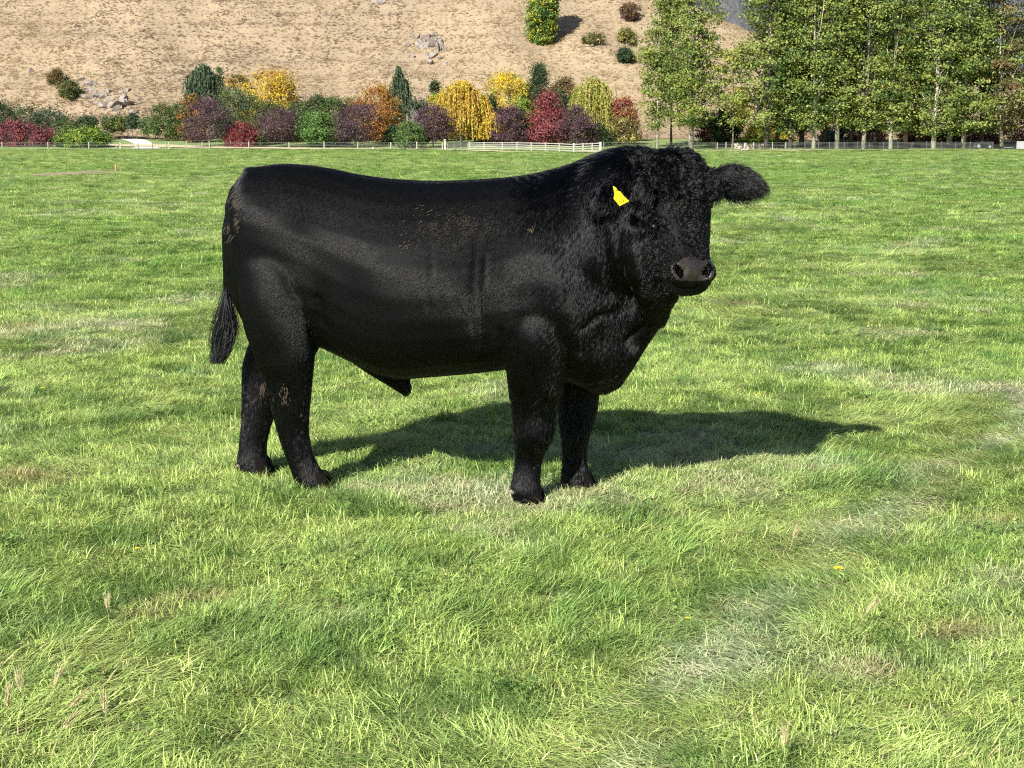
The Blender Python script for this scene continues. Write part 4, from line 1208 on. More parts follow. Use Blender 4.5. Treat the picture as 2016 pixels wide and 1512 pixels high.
# ------------------------------------------------------------------ the bull
AX = R(10.6)
BO = np.array([-0.43, 6.47, 0.0])                       # under the middle of the trunk
U = np.array([math.cos(AX), -math.sin(AX), 0.0])        # tail to head
L = np.array([math.sin(AX), math.cos(AX), 0.0])         # towards the far flank
ZZ = np.array([0, 0, 1.0])

def BP(px, py, w=0.0):
    """point of the long vertical plane w metres beyond the animal's middle plane"""
    d = ray(px, py)
    t = ((BO + w * L - EYE) @ L) / (d @ L)
    return EYE + d * t

NR = 28
TH = np.linspace(0, 2 * math.pi, NR, endpoint=False)
def ringpts(c, a, b, e=2.0, blow=None):
    """superellipse ring: a lateral vector, b vertical vector (blow: lower half height factor)"""
    ct, st = np.cos(TH), np.sin(TH)
    x = np.sign(ct) * np.abs(ct) ** (2 / e); y = np.sign(st) * np.abs(st) ** (2 / e)
    bb = np.where(st < 0, blow if blow else 1.0, 1.0) * y
    return c + x[:, None] * a + bb[:, None] * b

def catmull(K, n):
    """smooth interpolation of station rows"""
    K = np.asarray(K, float); out = []
    m = len(K)
    for i in range(m - 1):
        p0, p1, p2, p3 = K[max(i - 1, 0)], K[i], K[i + 1], K[min(i + 2, m - 1)]
        for t in np.linspace(0, 1, n, endpoint=False):
            out.append(0.5 * (2 * p1 + (p2 - p0) * t + (2 * p0 - 5 * p1 + 4 * p2 - p3) * t * t + (3 * p1 - p0 - 3 * p2 + p3) * t ** 3))
    out.append(K[-1])
    return np.array(out)

body = MB()

# trunk: px, top, bottom, half width, height of the widest line (0 bottom .. 1 top)
TR = catmull([
    (466, 372, 560, 0.10, .60), (480, 345, 610, 0.19, .60), (505, 330, 640, 0.25, .58), (550, 323, 655, 0.285, .56),
    (600, 324, 668, 0.30, .55), (655, 333, 690, 0.315, .52), (715, 345, 716, 0.355, .48), (785, 353, 741, 0.395, .46),
    (860, 356, 738, 0.410, .46), (940, 353, 731, 0.405, .46), (1015, 347, 724, 0.375, .48), (1075, 338, 726, 0.345, .50),
    (1130, 322, 748, 0.325, .50), (1180, 302, 768, 0.285, .50), (1220, 294, 752, 0.23, .50), (1250, 300, 700, 0.17, .5)], 4)
rings = []
for px, t, b, hw, wf in TR:
    pt, pb = BP(px, t), BP(px, b)
    c = pb + (pt - pb) * wf
    up = (pt - c); lo = np.linalg.norm(c - pb) / np.linalg.norm(up)
    rings.append(ringpts(c, L * hw, up, 2.25, lo))
body.ring_loft(rings)

# neck, bending from the middle plane towards the lens and up to the head
F = np.array([math.sin(R(14)), -math.cos(R(14)), 0.0])      # way the face looks, flat
TILT = R(22)
HB = np.array([math.cos(R(14)), math.sin(R(14)), 0.0])      # across the face, to picture right
HA = F * math.sin(TILT) - ZZ * math.cos(TILT)                # poll to muzzle
HN = F * math.cos(TILT) + ZZ * math.sin(TILT)                # out of the forehead
H0 = at(1338, 303, 6.02)                                     # poll
NK = catmull([
    (*BP(1120, 505, 0.0), .375, .32, 0), (*BP(1180, 470, -0.03), .365, .29, 8), (*BP(1230, 448, -0.08), .335, .245, 18),
    (*BP(1268, 434, -0.14), .285, .205, 30), (*BP(1300, 425, -0.19), .225, .165, 45), (*BP(1320, 415, -0.22), .15, .12, 55)], 4)
rings = []
for x, y, z, rz, rw, yaw in NK:
    a = R(yaw)
    lat = L * math.cos(a) + U * math.sin(a) * 1.0
    rings.append(ringpts(np.array([x, y, z]), lat * rw, ZZ * rz, 2.1))
body.ring_loft(rings)
# crest over the shoulder
rings = []
for px, t, r, w in ((1120, 336, .07, 0), (1160, 311, .10, 0), (1200, 296, .12, -.01), (1235, 290, .12, -.03), (1270, 292, .115, -.08), (1300, 300, .09, -.13), (1325, 310, .06, -.18)):
    c = BP(px, t, w) - ZZ * r
    rings.append(ringpts(c, L * r * 1.1, ZZ * r))
body.ring_loft(rings)
# dewlap and brisket fold
rings = []
for px, py, r, wd, w in ((1322, 560, .055, .06, -.24), (1300, 578, .075, .06, -.20), (1273, 615, .085, .055, -.12), (1243, 655, .09, .06, -.07), (1218, 695, .09, .075, -.05), (1194, 728, .09, .095, -.03), (1172, 748, .08, .10, -.02), (1150, 752, .05, .08, 0)):
    c = BP(px, py, w)
    d = np.array([U * .75 - ZZ * .66]).reshape(3)
    rings.append(ringpts(c, L * wd, d * r, 2.0))
body.ring_loft(rings)

# sheath under the belly
rings = []
for px, py, r in ((680, 655, .08), (715, 680, .095), (745, 702, .092), (768, 722, .078), (784, 741, .060), (795, 756, .044), (802, 766, .032), (806, 772, .022)):
    c = BP(px, py)
    rings.append(ringpts(c, L * r, (U * .55 + ZZ * .83) * r))
body.ring_loft(rings)

# legs: py, left px, right px, distance from middle plane, half depth
def leg(st, e=2.1, sub=3):
    rings = []
    for py, a, b, w, hd in catmull(st, sub):
        c = (BP(a, py, w) + BP(b, py, w)) / 2
        hx = np.linalg.norm(BP(b, py, w) - BP(a, py, w)) / 2
        rings.append(ringpts(c, U * hx, L * hd, e))
    body.ring_loft(rings)
leg([(430, 500, 620, -.10, .10), (500, 474, 640, -.145, .145), (560, 472, 640, -.165, .150), (610, 477, 634, -.175, .140), (655, 486, 625, -.18, .122), (695, 500, 619, -.18, .098), (728, 512, 616, -.175, .076),
     (756, 523, 613, -.172, .066), (785, 532, 610, -.17, .060), (815, 539, 608, -.165, .055), (850, 547, 607, -.158, .049), (890, 560, 614, -.15, .047), (920, 572, 628, -.145, .050), (945, 581, 641, -.141, .056), (962, 587, 650, -.141, .052), (974, 592, 655, -.141, .050)])
leg([(460, 520, 620, .10, .10), (540, 500, 640, .15, .145), (600, 500, 648, .165, .14), (650, 500, 640, .17, .12), (690, 487, 624, .17, .098), (722, 478, 600, .168, .076),
     (756, 477, 568, .165, .064), (795, 477, 548, .16, .056), (840, 475, 532, .155, .050), (880, 471, 524, .15, .047), (905, 468, 526, .148, .053), (922, 468, 532, .148, .056), (936, 474, 537, .148, .050), (944, 480, 538, .148, .046)])
leg([(520, 1000, 1110, -.14, .10), (590, 975, 1130, -.19, .13), (640, 980, 1130, -.21, .125), (690, 990, 1124, -.205, .112), (730, 997, 1114, -.19, .098), (770, 1002, 1104, -.172, .082), (805, 1007, 1095, -.158, .068),
     (838, 1011, 1091, -.148, .062), (862, 1012, 1086, -.14, .061), (885, 1014, 1074, -.134, .052), (912, 1014, 1065, -.129, .046), (940, 1010, 1062, -.126, .050), (960, 1006, 1064, -.125, .057), (978, 1010, 1064, -.125, .055), (992, 1014, 1066, -.125, .052)])
leg([(560, 1075, 1185, .13, .10), (640, 1075, 1195, .16, .125), (690, 1082, 1192, .165, .11), (735, 1093, 1185, .16, .095), (775, 1099, 1178, .15, .078), (810, 1101, 1173, .143, .066),
     (840, 1104, 1165, .138, .060), (862, 1107, 1158, .136, .056), (890, 1110, 1153, .134, .048), (915, 1109, 1155, .134, .048), (935, 1107, 1162, .134, .056), (952, 1109, 1167, .134, .055), (968, 1112, 1169, .134, .052)])
# rump behind the thigh
rings = []
for px, py, r, rw in ((500, 350, .05, .05), (478, 390, .09, .12), (474, 450, .10, .17), (480, 520, .11, .19), (495, 590, .10, .18), (510, 650, .07, .12)):
    rings.append(ringpts(BP(px, py) + U * 0.03, L * rw, U * r))
body.ring_loft(rings)

# head: s along the face, half width, depth, front offset, width of the back edge
HS = [(-.045, .045, .09, -.060), (-.025, .090, .15, -.028), (0.01, .126, .20, -.012), (.06, .146, .25, .0), (.12, .160, .30, .004), (.17, .166, .325, .002), (.22, .172, .325, -.008),
      (.27, .165, .30, -.012), (.32, .150, .265, -.012), (.37, .134, .235, -.008), (.42, .118, .205, .0), (.465, .110, .19, .008), (.505, .110, .175, .006), (.54, .102, .155, -.010), (.565, .084, .12, -.028), (.585, .05, .06, -.052)]
HS = catmull(HS, 3)
rings = []
for s, hw, dp, fr in HS:
    c = H0 + HA * s + HN * (fr - dp / 2)
    r = ringpts(c, HB * hw, HN * dp / 2, 2.5)
    # the jaw side is narrower than the brow
    q = ((r - c) @ HN) / (dp / 2)
    off = ((r - c) @ HB)[:, None] * HB
    jn = np.interp(s, [0, .14, .24, .42, .5], [.34, .30, .04, .10, .22])
    fw = np.interp(s, [0, .14, .20, .27, .40, .46, .52], [0, .0, .16, .32, .30, .06, .04])
    r = r - off * (np.clip(-q, 0, 1) ** 1.5 * jn + np.clip(q + .15, 0, 1) ** 1.3 * fw)[:, None]
    rings.append(r)
body.ring_loft(rings)
# lower jaw and chin
rings = []
for s, n, r, w in ((.25, -.26, .06, .075), (.33, -.225, .062, .072), (.41, -.185, .056, .068), (.47, -.155, .05, .062), (.525, -.125, .045, .056), (.565, -.105, .036, .046), (.582, -.10, .018, .025)):
    c = H0 + HA * s + HN * n
    rings.append(ringpts(c, HB * w, HN * r))
body.ring_loft(rings)
# jowl and throat between the jaw and the neck
rings = []
for px, py, Y, ra_, rb_ in ((1262, 400, 6.00, .04, .05), (1262, 440, 5.99, .075, .09), (1264, 490, 6.00, .085, .10), (1270, 540, 6.03, .088, .11), (1284, 580, 6.05, .075, .10), (1292, 612, 6.10, .06, .08), (1290, 640, 6.14, .04, .05)):
    rings.append(ringpts(at(px, py, Y), U * ra_, L * rb_ + ZZ * .0))
body.ring_loft(rings)
# round jaw muscles
for sgn in (-1, 1):
    rings = []
    for s, r in ((.10, .04), (.15, .075), (.21, .088), (.27, .078), (.32, .045)):
        c = H0 + HA * s + HN * (-.185) + HB * sgn * .098
        rings.append(ringpts(c, HB * r * .62, HN * r * 1.15))
    body.ring_loft(rings)
# brows
for sgn in (-1, 1):
    rings = []
    for s, r, o in ((.06, .02, .135), (.10, .036, .142), (.145, .040, .140), (.185, .028, .132), (.21, .012, .125)):
        c = H0 + HA * s + HN * (-.045) + HB * sgn * o
        rings.append(ringpts(c, HB * r * .8, HN * r))
    body.ring_loft(rings)
# nostril wings
for sgn in (-1, 1):
    rings = []
    for s, r, o in ((.45, .018, .056), (.48, .036, .066), (.515, .040, .070), (.545, .028, .064), (.56, .01, .055)):
        c = H0 + HA * s + HN * (-.022) + HB * sgn * o
        rings.append(ringpts(c, HB * r, HN * r))
    body.ring_loft(rings)
# ears: leaf shaped, base to tip
def ear(base, d, across, nrm, ln, wd):
    rings = []
    for t, w in ((0, .40), (.12, .50), (.3, .82), (.5, 1.0), (.7, .94), (.86, .66), (.96, .32), (1.0, .1)):
        c = base + d * ln * t - nrm * 0.02 * math.sin(t * 3.1) - ZZ * 0.018 * t * t
        rings.append(ringpts(c, across * wd * w, nrm * (0.030 * (1 - .55 * t))))
    body.ring_loft(rings)
def unit(v):
    v = np.asarray(v, float); return v / np.linalg.norm(v)
EB1 = H0 + HA * .075 + HB * .13 - HN * .09
ET1 = at(1503, 358, 6.10)
ED1 = unit(ET1 - EB1); EL1 = np.linalg.norm(ET1 - EB1)
EA1 = unit(np.cross(ED1, F)); EN1 = unit(np.cross(EA1, ED1))
ear(EB1, ED1, EA1, EN1, EL1, .072)
EB0 = H0 + HA * .075 - HB * .115 - HN * .09
ET0 = at(1176, 392, 5.93)
ED0 = unit(ET0 - EB0); EL0 = np.linalg.norm(ET0 - EB0)
EA0 = unit(np.cross(ED0, np.array([-.2, -1, .1]))); EN0 = unit(np.cross(EA0, ED0))
ear(EB0, ED0, EA0, EN0, EL0, .058)
# tail dock
rings = []
for px, py, r in ((512, 338, .045), (488, 341, .045), (468, 362, .040), (456, 400, .034), (450, 450, .028), (447, 510, .024), (446, 570, .021), (447, 610, .018)):
    rings.append(ringpts(BP(px, py, -.01), L * r, U * r * .8 + ZZ * r * .5 * (py < 380)))
body.ring_loft(rings)

raw = obj('bull_raw', body.mesh('bull_raw'))
md = raw.modifiers.new('weld', 'REMESH'); md.mode = 'VOXEL'; md.voxel_size = 0.0105
ms = raw.modifiers.new('soften', 'SMOOTH'); ms.factor = 0.5; ms.iterations = 9
dg = bpy.context.evaluated_depsgraph_get()
bull_me = bpy.data.meshes.new_from_object(raw.evaluated_get(dg))
bull_me.name = 'bull'
bpy.data.objects.remove(raw)

nv = len(bull_me.vertices)
V = np.empty(nv * 3, np.float32); bull_me.vertices.foreach_get('co', V); V = V.reshape(-1, 3).astype(float)
def normals(me):
    a = np.empty(len(me.vertices) * 3, np.float32)
    me.vertex_normals.foreach_get('vector', a)
    return a.reshape(-1, 3).astype(float)
N = normals(bull_me)
def near_face():
    px = project(V)
    tocam = EYE - V; tocam /= np.linalg.norm(tocam, axis=1)[:, None]
    return px, np.clip((N * tocam).sum(1), 0, 1)
PX, FC = near_face()
# muscle and bone: (px, py, rx, ry, metres)
D = np.zeros(nv)
for x, y, rx, ry, a in (
        (545, 430, 80, 80, .024), (560, 560, 55, 85, .010), (645, 530, 65, 85, -.024), (690, 610, 65, 65, -.012), (680, 410, 65, 65, -.012),
        (625, 640, 18, 60, -.020), (850, 560, 130, 85, .016), (960, 640, 25, 90, -.014), (1000, 560, 50, 90, -.008),
        (1110, 560, 60, 80, .030), (1060, 470, 60, 70, .010), (1040, 670, 40, 50, .012), (1140, 640, 45, 45, .018), (1110, 430, 40, 90, .010),
        (1180, 660, 40, 40, -.02), (560, 745, 16, 28, .010), (600, 745, 16, 30, -.004), (1050, 852, 24, 24, .012), (1040, 905, 16, 26, -.006), (1035, 958, 22, 14, .007), (1138, 852, 20, 22, .010), (540, 725, 20, 20, .012), (590, 830, 18, 50, -.006), (617, 945, 26, 16, .007),
        (800, 420, 160, 30, -.006), (730, 470, 70, 60, -.008), (500, 610, 40, 60, .010)):
    D += a * np.exp(-((PX[:, 0] - x) / rx) ** 2 - ((PX[:, 1] - y) / ry) ** 2) * FC
def crease(pts, width, depth):
    """a fold along a line of photo pixels"""
    d = np.full(nv, 1e9)
    for (x0, y0), (x1, y1) in zip(pts[:-1], pts[1:]):
        dx, dy = x1 - x0, y1 - y0
        t = np.clip(((PX[:, 0] - x0) * dx + (PX[:, 1] - y0) * dy) / (dx * dx + dy * dy), 0, 1)
        d = np.minimum(d, np.hypot(PX[:, 0] - x0 - t * dx, PX[:, 1] - y0 - t * dy))
    return depth * np.exp(-(d / width) ** 2) * FC
D += crease([(1185, 400), (1188, 480), (1205, 540), (1226, 600)], 9, -.020)
D += crease([(1170, 420), (1172, 500), (1188, 560)], 12, .010)
D += crease([(1205, 440), (1215, 520), (1222, 580)], 8, .010)
D += crease([(1150, 640), (1175, 615), (1215, 610)], 8, -.016)
D += crease([(940, 470), (935, 560), (942, 680)], 6, -.004)
D += crease([(958, 500), (953, 600), (955, 690)], 6, -.005)
D += crease([(850, 430), (855, 520), (846, 600)], 6, -.003)
D += crease([(985, 650), (988, 690), (1000, 724)], 7, -.010)
D += crease([(620, 590), (626, 640), (640, 672)], 10, -.012)
D += crease([(630, 655), (680, 690), (740, 720)], 10, .010)
D += crease([(1165, 765), (1222, 735), (1246, 690)], 9, .010)
D += crease([(1232, 668), (1262, 645), (1288, 632)], 8, -.011)
# face: eye hollow, cheek line, mouth, nostrils
D += crease([(1264, 424), (1282, 437), (1306, 449)], 6.5, -.022)
D += crease([(1258, 404), (1280, 419), (1308, 438)], 9, .016)
D += crease([(1268, 443), (1284, 455), (1298, 461)], 6, .009)
D += crease([(1393, 425), (1402, 440)], 7, -.010)
D += crease([(1266, 475), (1276, 520), (1300, 560)], 14, -.014)
D += crease([(1316, 560), (1345, 572), (1385, 566)], 5, -.012)
NO = [H0 + HA * .507 + HB * sg * .064 + HN * .002 for sg in (-1, 1)]
for q, sg in zip(NO, (-1, 1)):
    r_ = V - q
    ax = unit(HA * .8 - HB * sg * .6)
    al = r_ @ ax; cr = np.linalg.norm(r_ - np.outer(al, ax), axis=1)
    D += -.050 * np.exp(-(al / .028) ** 2 - (cr / .019) ** 2)
# uneven flesh
D += 0.003 * (fbm(PX[:, 0] / 60, PX[:, 1] / 80, 201, 2) - 0.5)
V2 = V + N * D[:, None]
bull_me.vertices.foreach_set('co', V2.astype(np.float32).ravel())
bull_me.update()
V = V2; N = normals(bull_me)
bull_me.polygons.foreach_set('use_smooth', np.ones(len(bull_me.polygons), bool))

k = NT('black_hide')
co = k.coord()
mp = k.n('ShaderNodeMapping'); k.l(co, mp.inputs[0]); mp.inputs['Scale'].default_value = (1.0, 1.0, 0.22)
hn = k.noise(170, 4, 0.7, mp.outputs[0])
k.l(k.ramp(hn, [(0.3, (0.002, 0.002, 0.002)), (0.75, (0.005, 0.0048, 0.0048))]), k.p.inputs['Base Color'])
k.set(Roughness=0.6)
k.p.inputs['Specular IOR Level'].default_value = 0.08
k.bump(hn, 0.2, 0.003)
hide = k.m
k = NT('wet_nose')
co = k.coord()
k.l(k.ramp(k.noise(40, 4, 0.6, co), [(0.3, (0.009, 0.0065, 0.005)), (0.7, (0.028, 0.0185, 0.014))]), k.p.inputs['Base Color'])
k.set(Roughness=0.30); k.p.inputs['Coat Weight'].default_value = 0.25; k.p.inputs['Coat Roughness'].default_value = 0.12; k.p.inputs['Specular IOR Level'].default_value = 0.7; k.bump(k.noise(160, 2, 0.5, co), 0.25, 0.002)
nose_mat = k.m
bull_me.materials.clear()
bull_me.materials.append(hide); bull_me.materials.append(nose_mat); bull_me.materials.append(plain('nostril_dark', (.0015, .0012, .0012), .9, spec=.0))
nf = len(bull_me.polygons)
FCn = np.empty(nf * 3, np.float32); bull_me.polygons.foreach_get('center', FCn); FCn = FCn.reshape(-1, 3)
hs = (FCn - H0) @ HA; hb = (FCn - H0) @ HB; hn_ = (FCn - H0) @ HN
nosem = (hs > .452) & (hs < .548) & (np.abs(hb) < .094 - .55 * np.clip(hs - .515, 0, 1)) & (hn_ > -.07) & (hs - .456 > .30 * np.clip(np.abs(hb) - .03, 0, 1) + .010 * np.sin(hb * 60))
mi = nosem.astype(np.int32)
for q, sg in zip(NO, (-1, 1)):
    r_ = FCn - q
    ax = unit(HA * .8 - HB * sg * .6); al = r_ @ ax; cr = np.linalg.norm((r_ - np.outer(al, ax)) - ((r_ @ HN)[:, None] * HN) * .7, axis=1)
    mi[(np.abs(al) < .028) & (cr < .016)] = 2
bull_me.polygons.foreach_set('material_index', mi)
bull = obj('bull', bull_me)
tag(bull, 'big black bull standing side on in the paddock, head turned, yellow ear tag', 'bull')

# eyes
eye_mat = plain('dark_eye', (0.005, 0.004, 0.004), 0.35, spec=0.3)
d = ray(1288, 441); d = d / np.linalg.norm(d)
off_ = np.linalg.norm(np.cross(V - EYE, d), axis=1)
cand = np.where(off_ < .012)[0]
q0 = V[cand[np.argmin((V[cand] - EYE) @ d)]]
es, eb_, en_ = (q0 - H0) @ HA, (q0 - H0) @ HB, (q0 - H0) @ HN
vs_, vb_, vn_ = (V - H0) @ HA, (V - H0) @ HB, (V - H0) @ HN
EYES = []
for w in (-1, 1):
    band = (np.abs(vs_ - es) < .014) & (np.abs(vn_ - (en_ - .02)) < .022) & (np.abs(vb_) < .2)
    q = H0 + HA * es + HB * (w * (np.max(vb_[band] * w) - (.020 if w > 0 else .015))) + HN * (en_ - .018)
    EYES.append(q)
    rg = [ringpts(q + HA * .019 * math.sin(a), HB * .020 * math.cos(a), HN * .020 * math.cos(a)) for a in np.linspace(-1.5, 1.5, 9)]
    m_ = MB(); m_.ring_loft(rg)
    m_.build('eye', eye_mat, bull, True)

# ear tag
tag_mat = plain('yellow_tag', (0.80, 0.66, 0.02), 0.4, var=0.06)
mark_mat = plain('tag_print', (0.42, 0.36, 0.03), 0.5, var=0.1)
TY = 5.80
outline = [(1206.5, 366), (1212.5, 369), (1217, 376), (1221, 377), (1228, 386), (1238.6, 396), (1220, 405.5), (1208, 391), (1210, 382)]
fr = [at(x, y, TY + 0.0008 * (x - 1220)) for x, y in outline]
th = np.array([0, 0.004, 0.0])
m_ = MB()
n_ = len(fr)
m_.add(list(fr) + [p + th for p in fr], [tuple(range(n_)), tuple(range(2 * n_ - 1, n_ - 1, -1))] + [(i, n_ + i, n_ + (i + 1) % n_, (i + 1) % n_) for i in range(n_)])
etag = m_.build('ear_tag', tag_mat, bull)
etag['label'] = 'yellow plastic tag hanging in the near ear'
m_ = MB()
for (x0, y0), (x1, y1) in (((1214, 384), (1215, 378)), ((1219.5, 391), (1222, 396.5)), ((1224, 389.5), (1226, 394)), ((1217.5, 393.5), (1219, 396.5))):
    a, b = at(x0, y0, TY - .003), at(x1, y1, TY - .003)
    m_.tube([a, b], .0018, 5)
m_.build('print_mark', mark_mat, etag)
m_ = MB(); m_.ring_loft([[tuple(at(1212.2, 374, TY) + np.array([r * math.cos(a), o_, r * math.sin(a)])) for a in np.linspace(0, 6.283, 12, endpoint=False)] for r, o_ in ((.0055, .004), (.0055, -.005), (.003, -.008))])
m_.build('stud', mark_mat, etag)

# hooves
hoof_mat = plain('dark_hoof', (0.006, 0.005, 0.0045), 0.95, spec=0.08)
claw_mat = plain('pale_dewclaw', (0.20, 0.16, 0.12), 0.6)
for px, py, w, claw in ((624, 974, -.141, (592, 968)), (508, 943, .148, (470, 917)), (1040, 993, -.125, (1007, 968)), (1141, 969, .134, (1112, 955))):
    c = BP(px, py, w); c[2] = float(field_z(c[0], c[1]))
    for sg in (-1, 1):
        rg = []
        for h, f, r in ((-.01, .018, 1.0), (.02, .014, .97), (.05, .006, .86), (.075, 0.0, .7)):
            rg.append(ringpts(c + L * sg * .027 + U * f + ZZ * h, U * .060 * r, L * .027 * r, 2.4))
        m_ = MB(); m_.ring_loft(rg); m_.build('hoof', hoof_mat, bull, True)
    q = BP(claw[0], claw[1], w - .03)
    rg = [ringpts(q + d_ * U, L * r, ZZ * r) for d_, r in ((-.010, .004), (-.005, .009), (.006, .012), (.02, .012))]
    m_ = MB(); m_.ring_loft(rg); m_.build('dewclaw', claw_mat, bull, True)

# ------------------------------------------------------------------ its coat
def sample(n, weight=None):
    me = bull_me
    me.calc_loop_triangles()
    nt_ = len(me.loop_triangles)
    T = np.empty(nt_ * 3, np.int32); me.loop_triangles.foreach_get('vertices', T); T = T.reshape(-1, 3)
    A = np.linalg.norm(np.cross(V[T[:, 1]] - V[T[:, 0]], V[T[:, 2]] - V[T[:, 0]]), axis=1)
    if weight is not None:
        A = A * weight[T].mean(1)
    ti = RNG.choice(nt_, n, p=A / A.sum())
    a, b = RNG.uniform(size=n), RNG.uniform(size=n)
    fl = a + b > 1; a[fl], b[fl] = 1 - a[fl], 1 - b[fl]
    c = 1 - a - b
    P = V[T[ti, 0]] * c[:, None] + V[T[ti, 1]] * a[:, None] + V[T[ti, 2]] * b[:, None]
    M = N[T[ti, 0]] * c[:, None] + N[T[ti, 1]] * a[:, None] + N[T[ti, 2]] * b[:, None]
    return P, M / np.linalg.norm(M, axis=1)[:, None]

def lock_ids(P, cell):
    wob = 0.5 * cell[:, None] * np.stack([np.sin(P[:, 2] * 210 + P[:, 0] * 90), np.sin(P[:, 0] * 190 + P[:, 1] * 120), np.sin(P[:, 0] * 160 - P[:, 2] * 140)], 1)
    key = np.floor((P + wob) / cell[:, None]).astype(np.int64)
    kid = key[:, 0] * 73856093 ^ key[:, 1] * 19349663 ^ key[:, 2] * 83492791
    return np.unique(kid, return_inverse=True)[1]

def hair_object(name, P, M, D_, ln, lift, rad, wave, mat, parent, k=4, sag=0.0, cell=None, pull=0.0):
    """one strand per row: root, normal, lie direction, length"""
    n = len(P)
    D_ = D_ - (D_ * M).sum(1)[:, None] * M
    D_ /= (np.linalg.norm(D_, axis=1)[:, None] + 1e-6)
    S_ = np.cross(M, D_)
    pts = np.empty((n, k, 3))
    ph = RNG.uniform(0, 6.28, n)
    for j in range(k):
        t = j / (k - 1)
        rise = lift * (t - 0.45 * t * t)
        pts[:, j] = P - M * 0.002 * (1 - t) + D_ * (ln * t * np.sqrt(np.maximum(1 - lift ** 2, .1)))[:, None] + M * (ln * rise)[:, None] \
            + S_ * (wave * ln * np.sin(ph + 4.0 * t))[:, None] + M * (0.35 * wave * ln * np.cos(ph * 1.7 + 5.0 * t) * t)[:, None] - ZZ * (sag * ln * t * t)[:, None]
    if cell is not None:
        # strands of one lock lean towards a common tip
        pull = np.asarray(pull) * np.ones(n)
        inv = lock_ids(P, np.asarray(cell) * np.ones(n))
        cnt = np.bincount(inv).astype(float)
        tip = np.stack([np.bincount(inv, pts[:, -1, a] ) / cnt for a in range(3)], 1)[inv]
        for j in range(1, k):
            t = j / (k - 1)
            w = (pull * t ** 1.3)[:, None]
            base = pts[:, j] + (tip - pts[:, -1]) * t
            pts[:, j] = pts[:, j] * (1 - w) + base * w
    cu = bpy.data.hair_curves.new(name)
    cu.add_curves([k] * n)
    cu.position_data.foreach_set('vector', pts.astype(np.float32).ravel())
    ra = cu.attributes.get('radius') or cu.attributes.new('radius', 'FLOAT', 'POINT')
    rr = (np.asarray(rad) * np.ones(n))[:, None] * np.array([1.0, 0.95, 0.7, 0.15])[None, :k]
    ra.data.foreach_set('value', rr.astype(np.float32).ravel())
    cu.materials.append(mat)
    o = bpy.data.objects.new(name, cu)
    COL.objects.link(o); o.parent = parent
    return o

hm = bpy.data.materials.new('black_hair'); hm.use_nodes = True
t_ = hm.node_tree; t_.nodes.remove(t_.nodes['Principled BSDF'])
hb_ = t_.nodes.new('ShaderNodeBsdfHairPrincipled')
hb_.parametrization = 'COLOR'
hb_.inputs['Color'].default_value = (0.0021, 0.0022, 0.0026, 1)
hb_.inputs['IOR'].default_value = 1.37
hb_.inputs['Roughness'].default_value = 0.19
hb_.inputs['Radial Roughness'].default_value = 0.6
hb_.inputs['Coat'].default_value = 0.0
hb_.inputs['Random Roughness'].default_value = 0.0
t_.links.new(hb_.outputs[0], t_.nodes['Material Output'].inputs['Surface'])

def regions(P):
    s = (P - H0) @ HA; b = (P - H0) @ HB; n = (P - H0) @ HN
    head = (s > -.08) & (s < .62) & (np.abs(b) < .175) & (n > -.30 + np.clip(s - .2, 0, 1) * .25)
    e1 = ((P - EB1) @ ED1 > .05) & (np.linalg.norm(np.cross(P - EB1, ED1), axis=1) < .11) & (b > .15)
    e0 = ((P - EB0) @ ED0 > .05) & (np.linalg.norm(np.cross(P - EB0, ED0), axis=1) < .11) & ((P - EB0) @ ED0 < EL0 + .04) & ((P - EB0) @ EN0 * 0 == 0)
    return s, b, n, head, e0, e1

def lie(P, M):
    """combing direction and base length for roots P"""
    s, b, n, head, e0, e1 = regions(P)
    h = P[:, 2]
    leg_ = smooth01((0.72 - h) / 0.25)
    d = -U * 0.55 - ZZ * (0.75 + 0 * h)[:, None]
    d = d * (1 - leg_)[:, None] - ZZ * leg_[:, None]
    # neck hangs downwards
    u_ = (P - BO) @ U
    nk = smooth01((u_ - 0.42) / 0.25)
    d = d * (1 - nk)[:, None] + (-ZZ * .95 - U * .25) * nk[:, None]
    ln = np.full(len(P), .017) + .012 * leg_ + .016 * nk
    top = smooth01((M[:, 2] - .5) / .4) * smooth01((u_ - .45) / .2)
    ln = ln + .022 * top
    # head
    fd = HA * 1.0 + (HB * np.tanh(b / .05)[:, None] * 0.30)
    fore = (s < .20) & (n > -.16)
    fo = (-HA * .25) + HB * np.tanh(b / .03)[:, None] * .8 - HN * 0.2
    fd = np.where(fore[:, None], fo * .6 + HA * .55, fd)
    d = np.where(head[:, None], fd, d)
    ln = np.where(head, np.where(s < .05, .042, np.where(s < .19, .034, np.where(s < .40, .015, .010))), ln)
    ln = np.where(head & (s > .46) & (n > -.075) & (np.abs(b) < .09), .003, ln)
    ey = np.minimum(np.linalg.norm(P - EYES[0], axis=1), np.linalg.norm(P - EYES[1], axis=1))
    ln = np.where(ey < .036, .004, ln)
    d = np.where(e1[:, None], ED1 * .8 + M * .1 - ZZ * .35, d); ln = np.where(e1, .050, ln)
    d = np.where(e0[:, None], ED0 * .7 - ZZ * .5, d); ln = np.where(e0, .045, ln)
    return d, ln, head, e0, e1, fore, leg_, nk

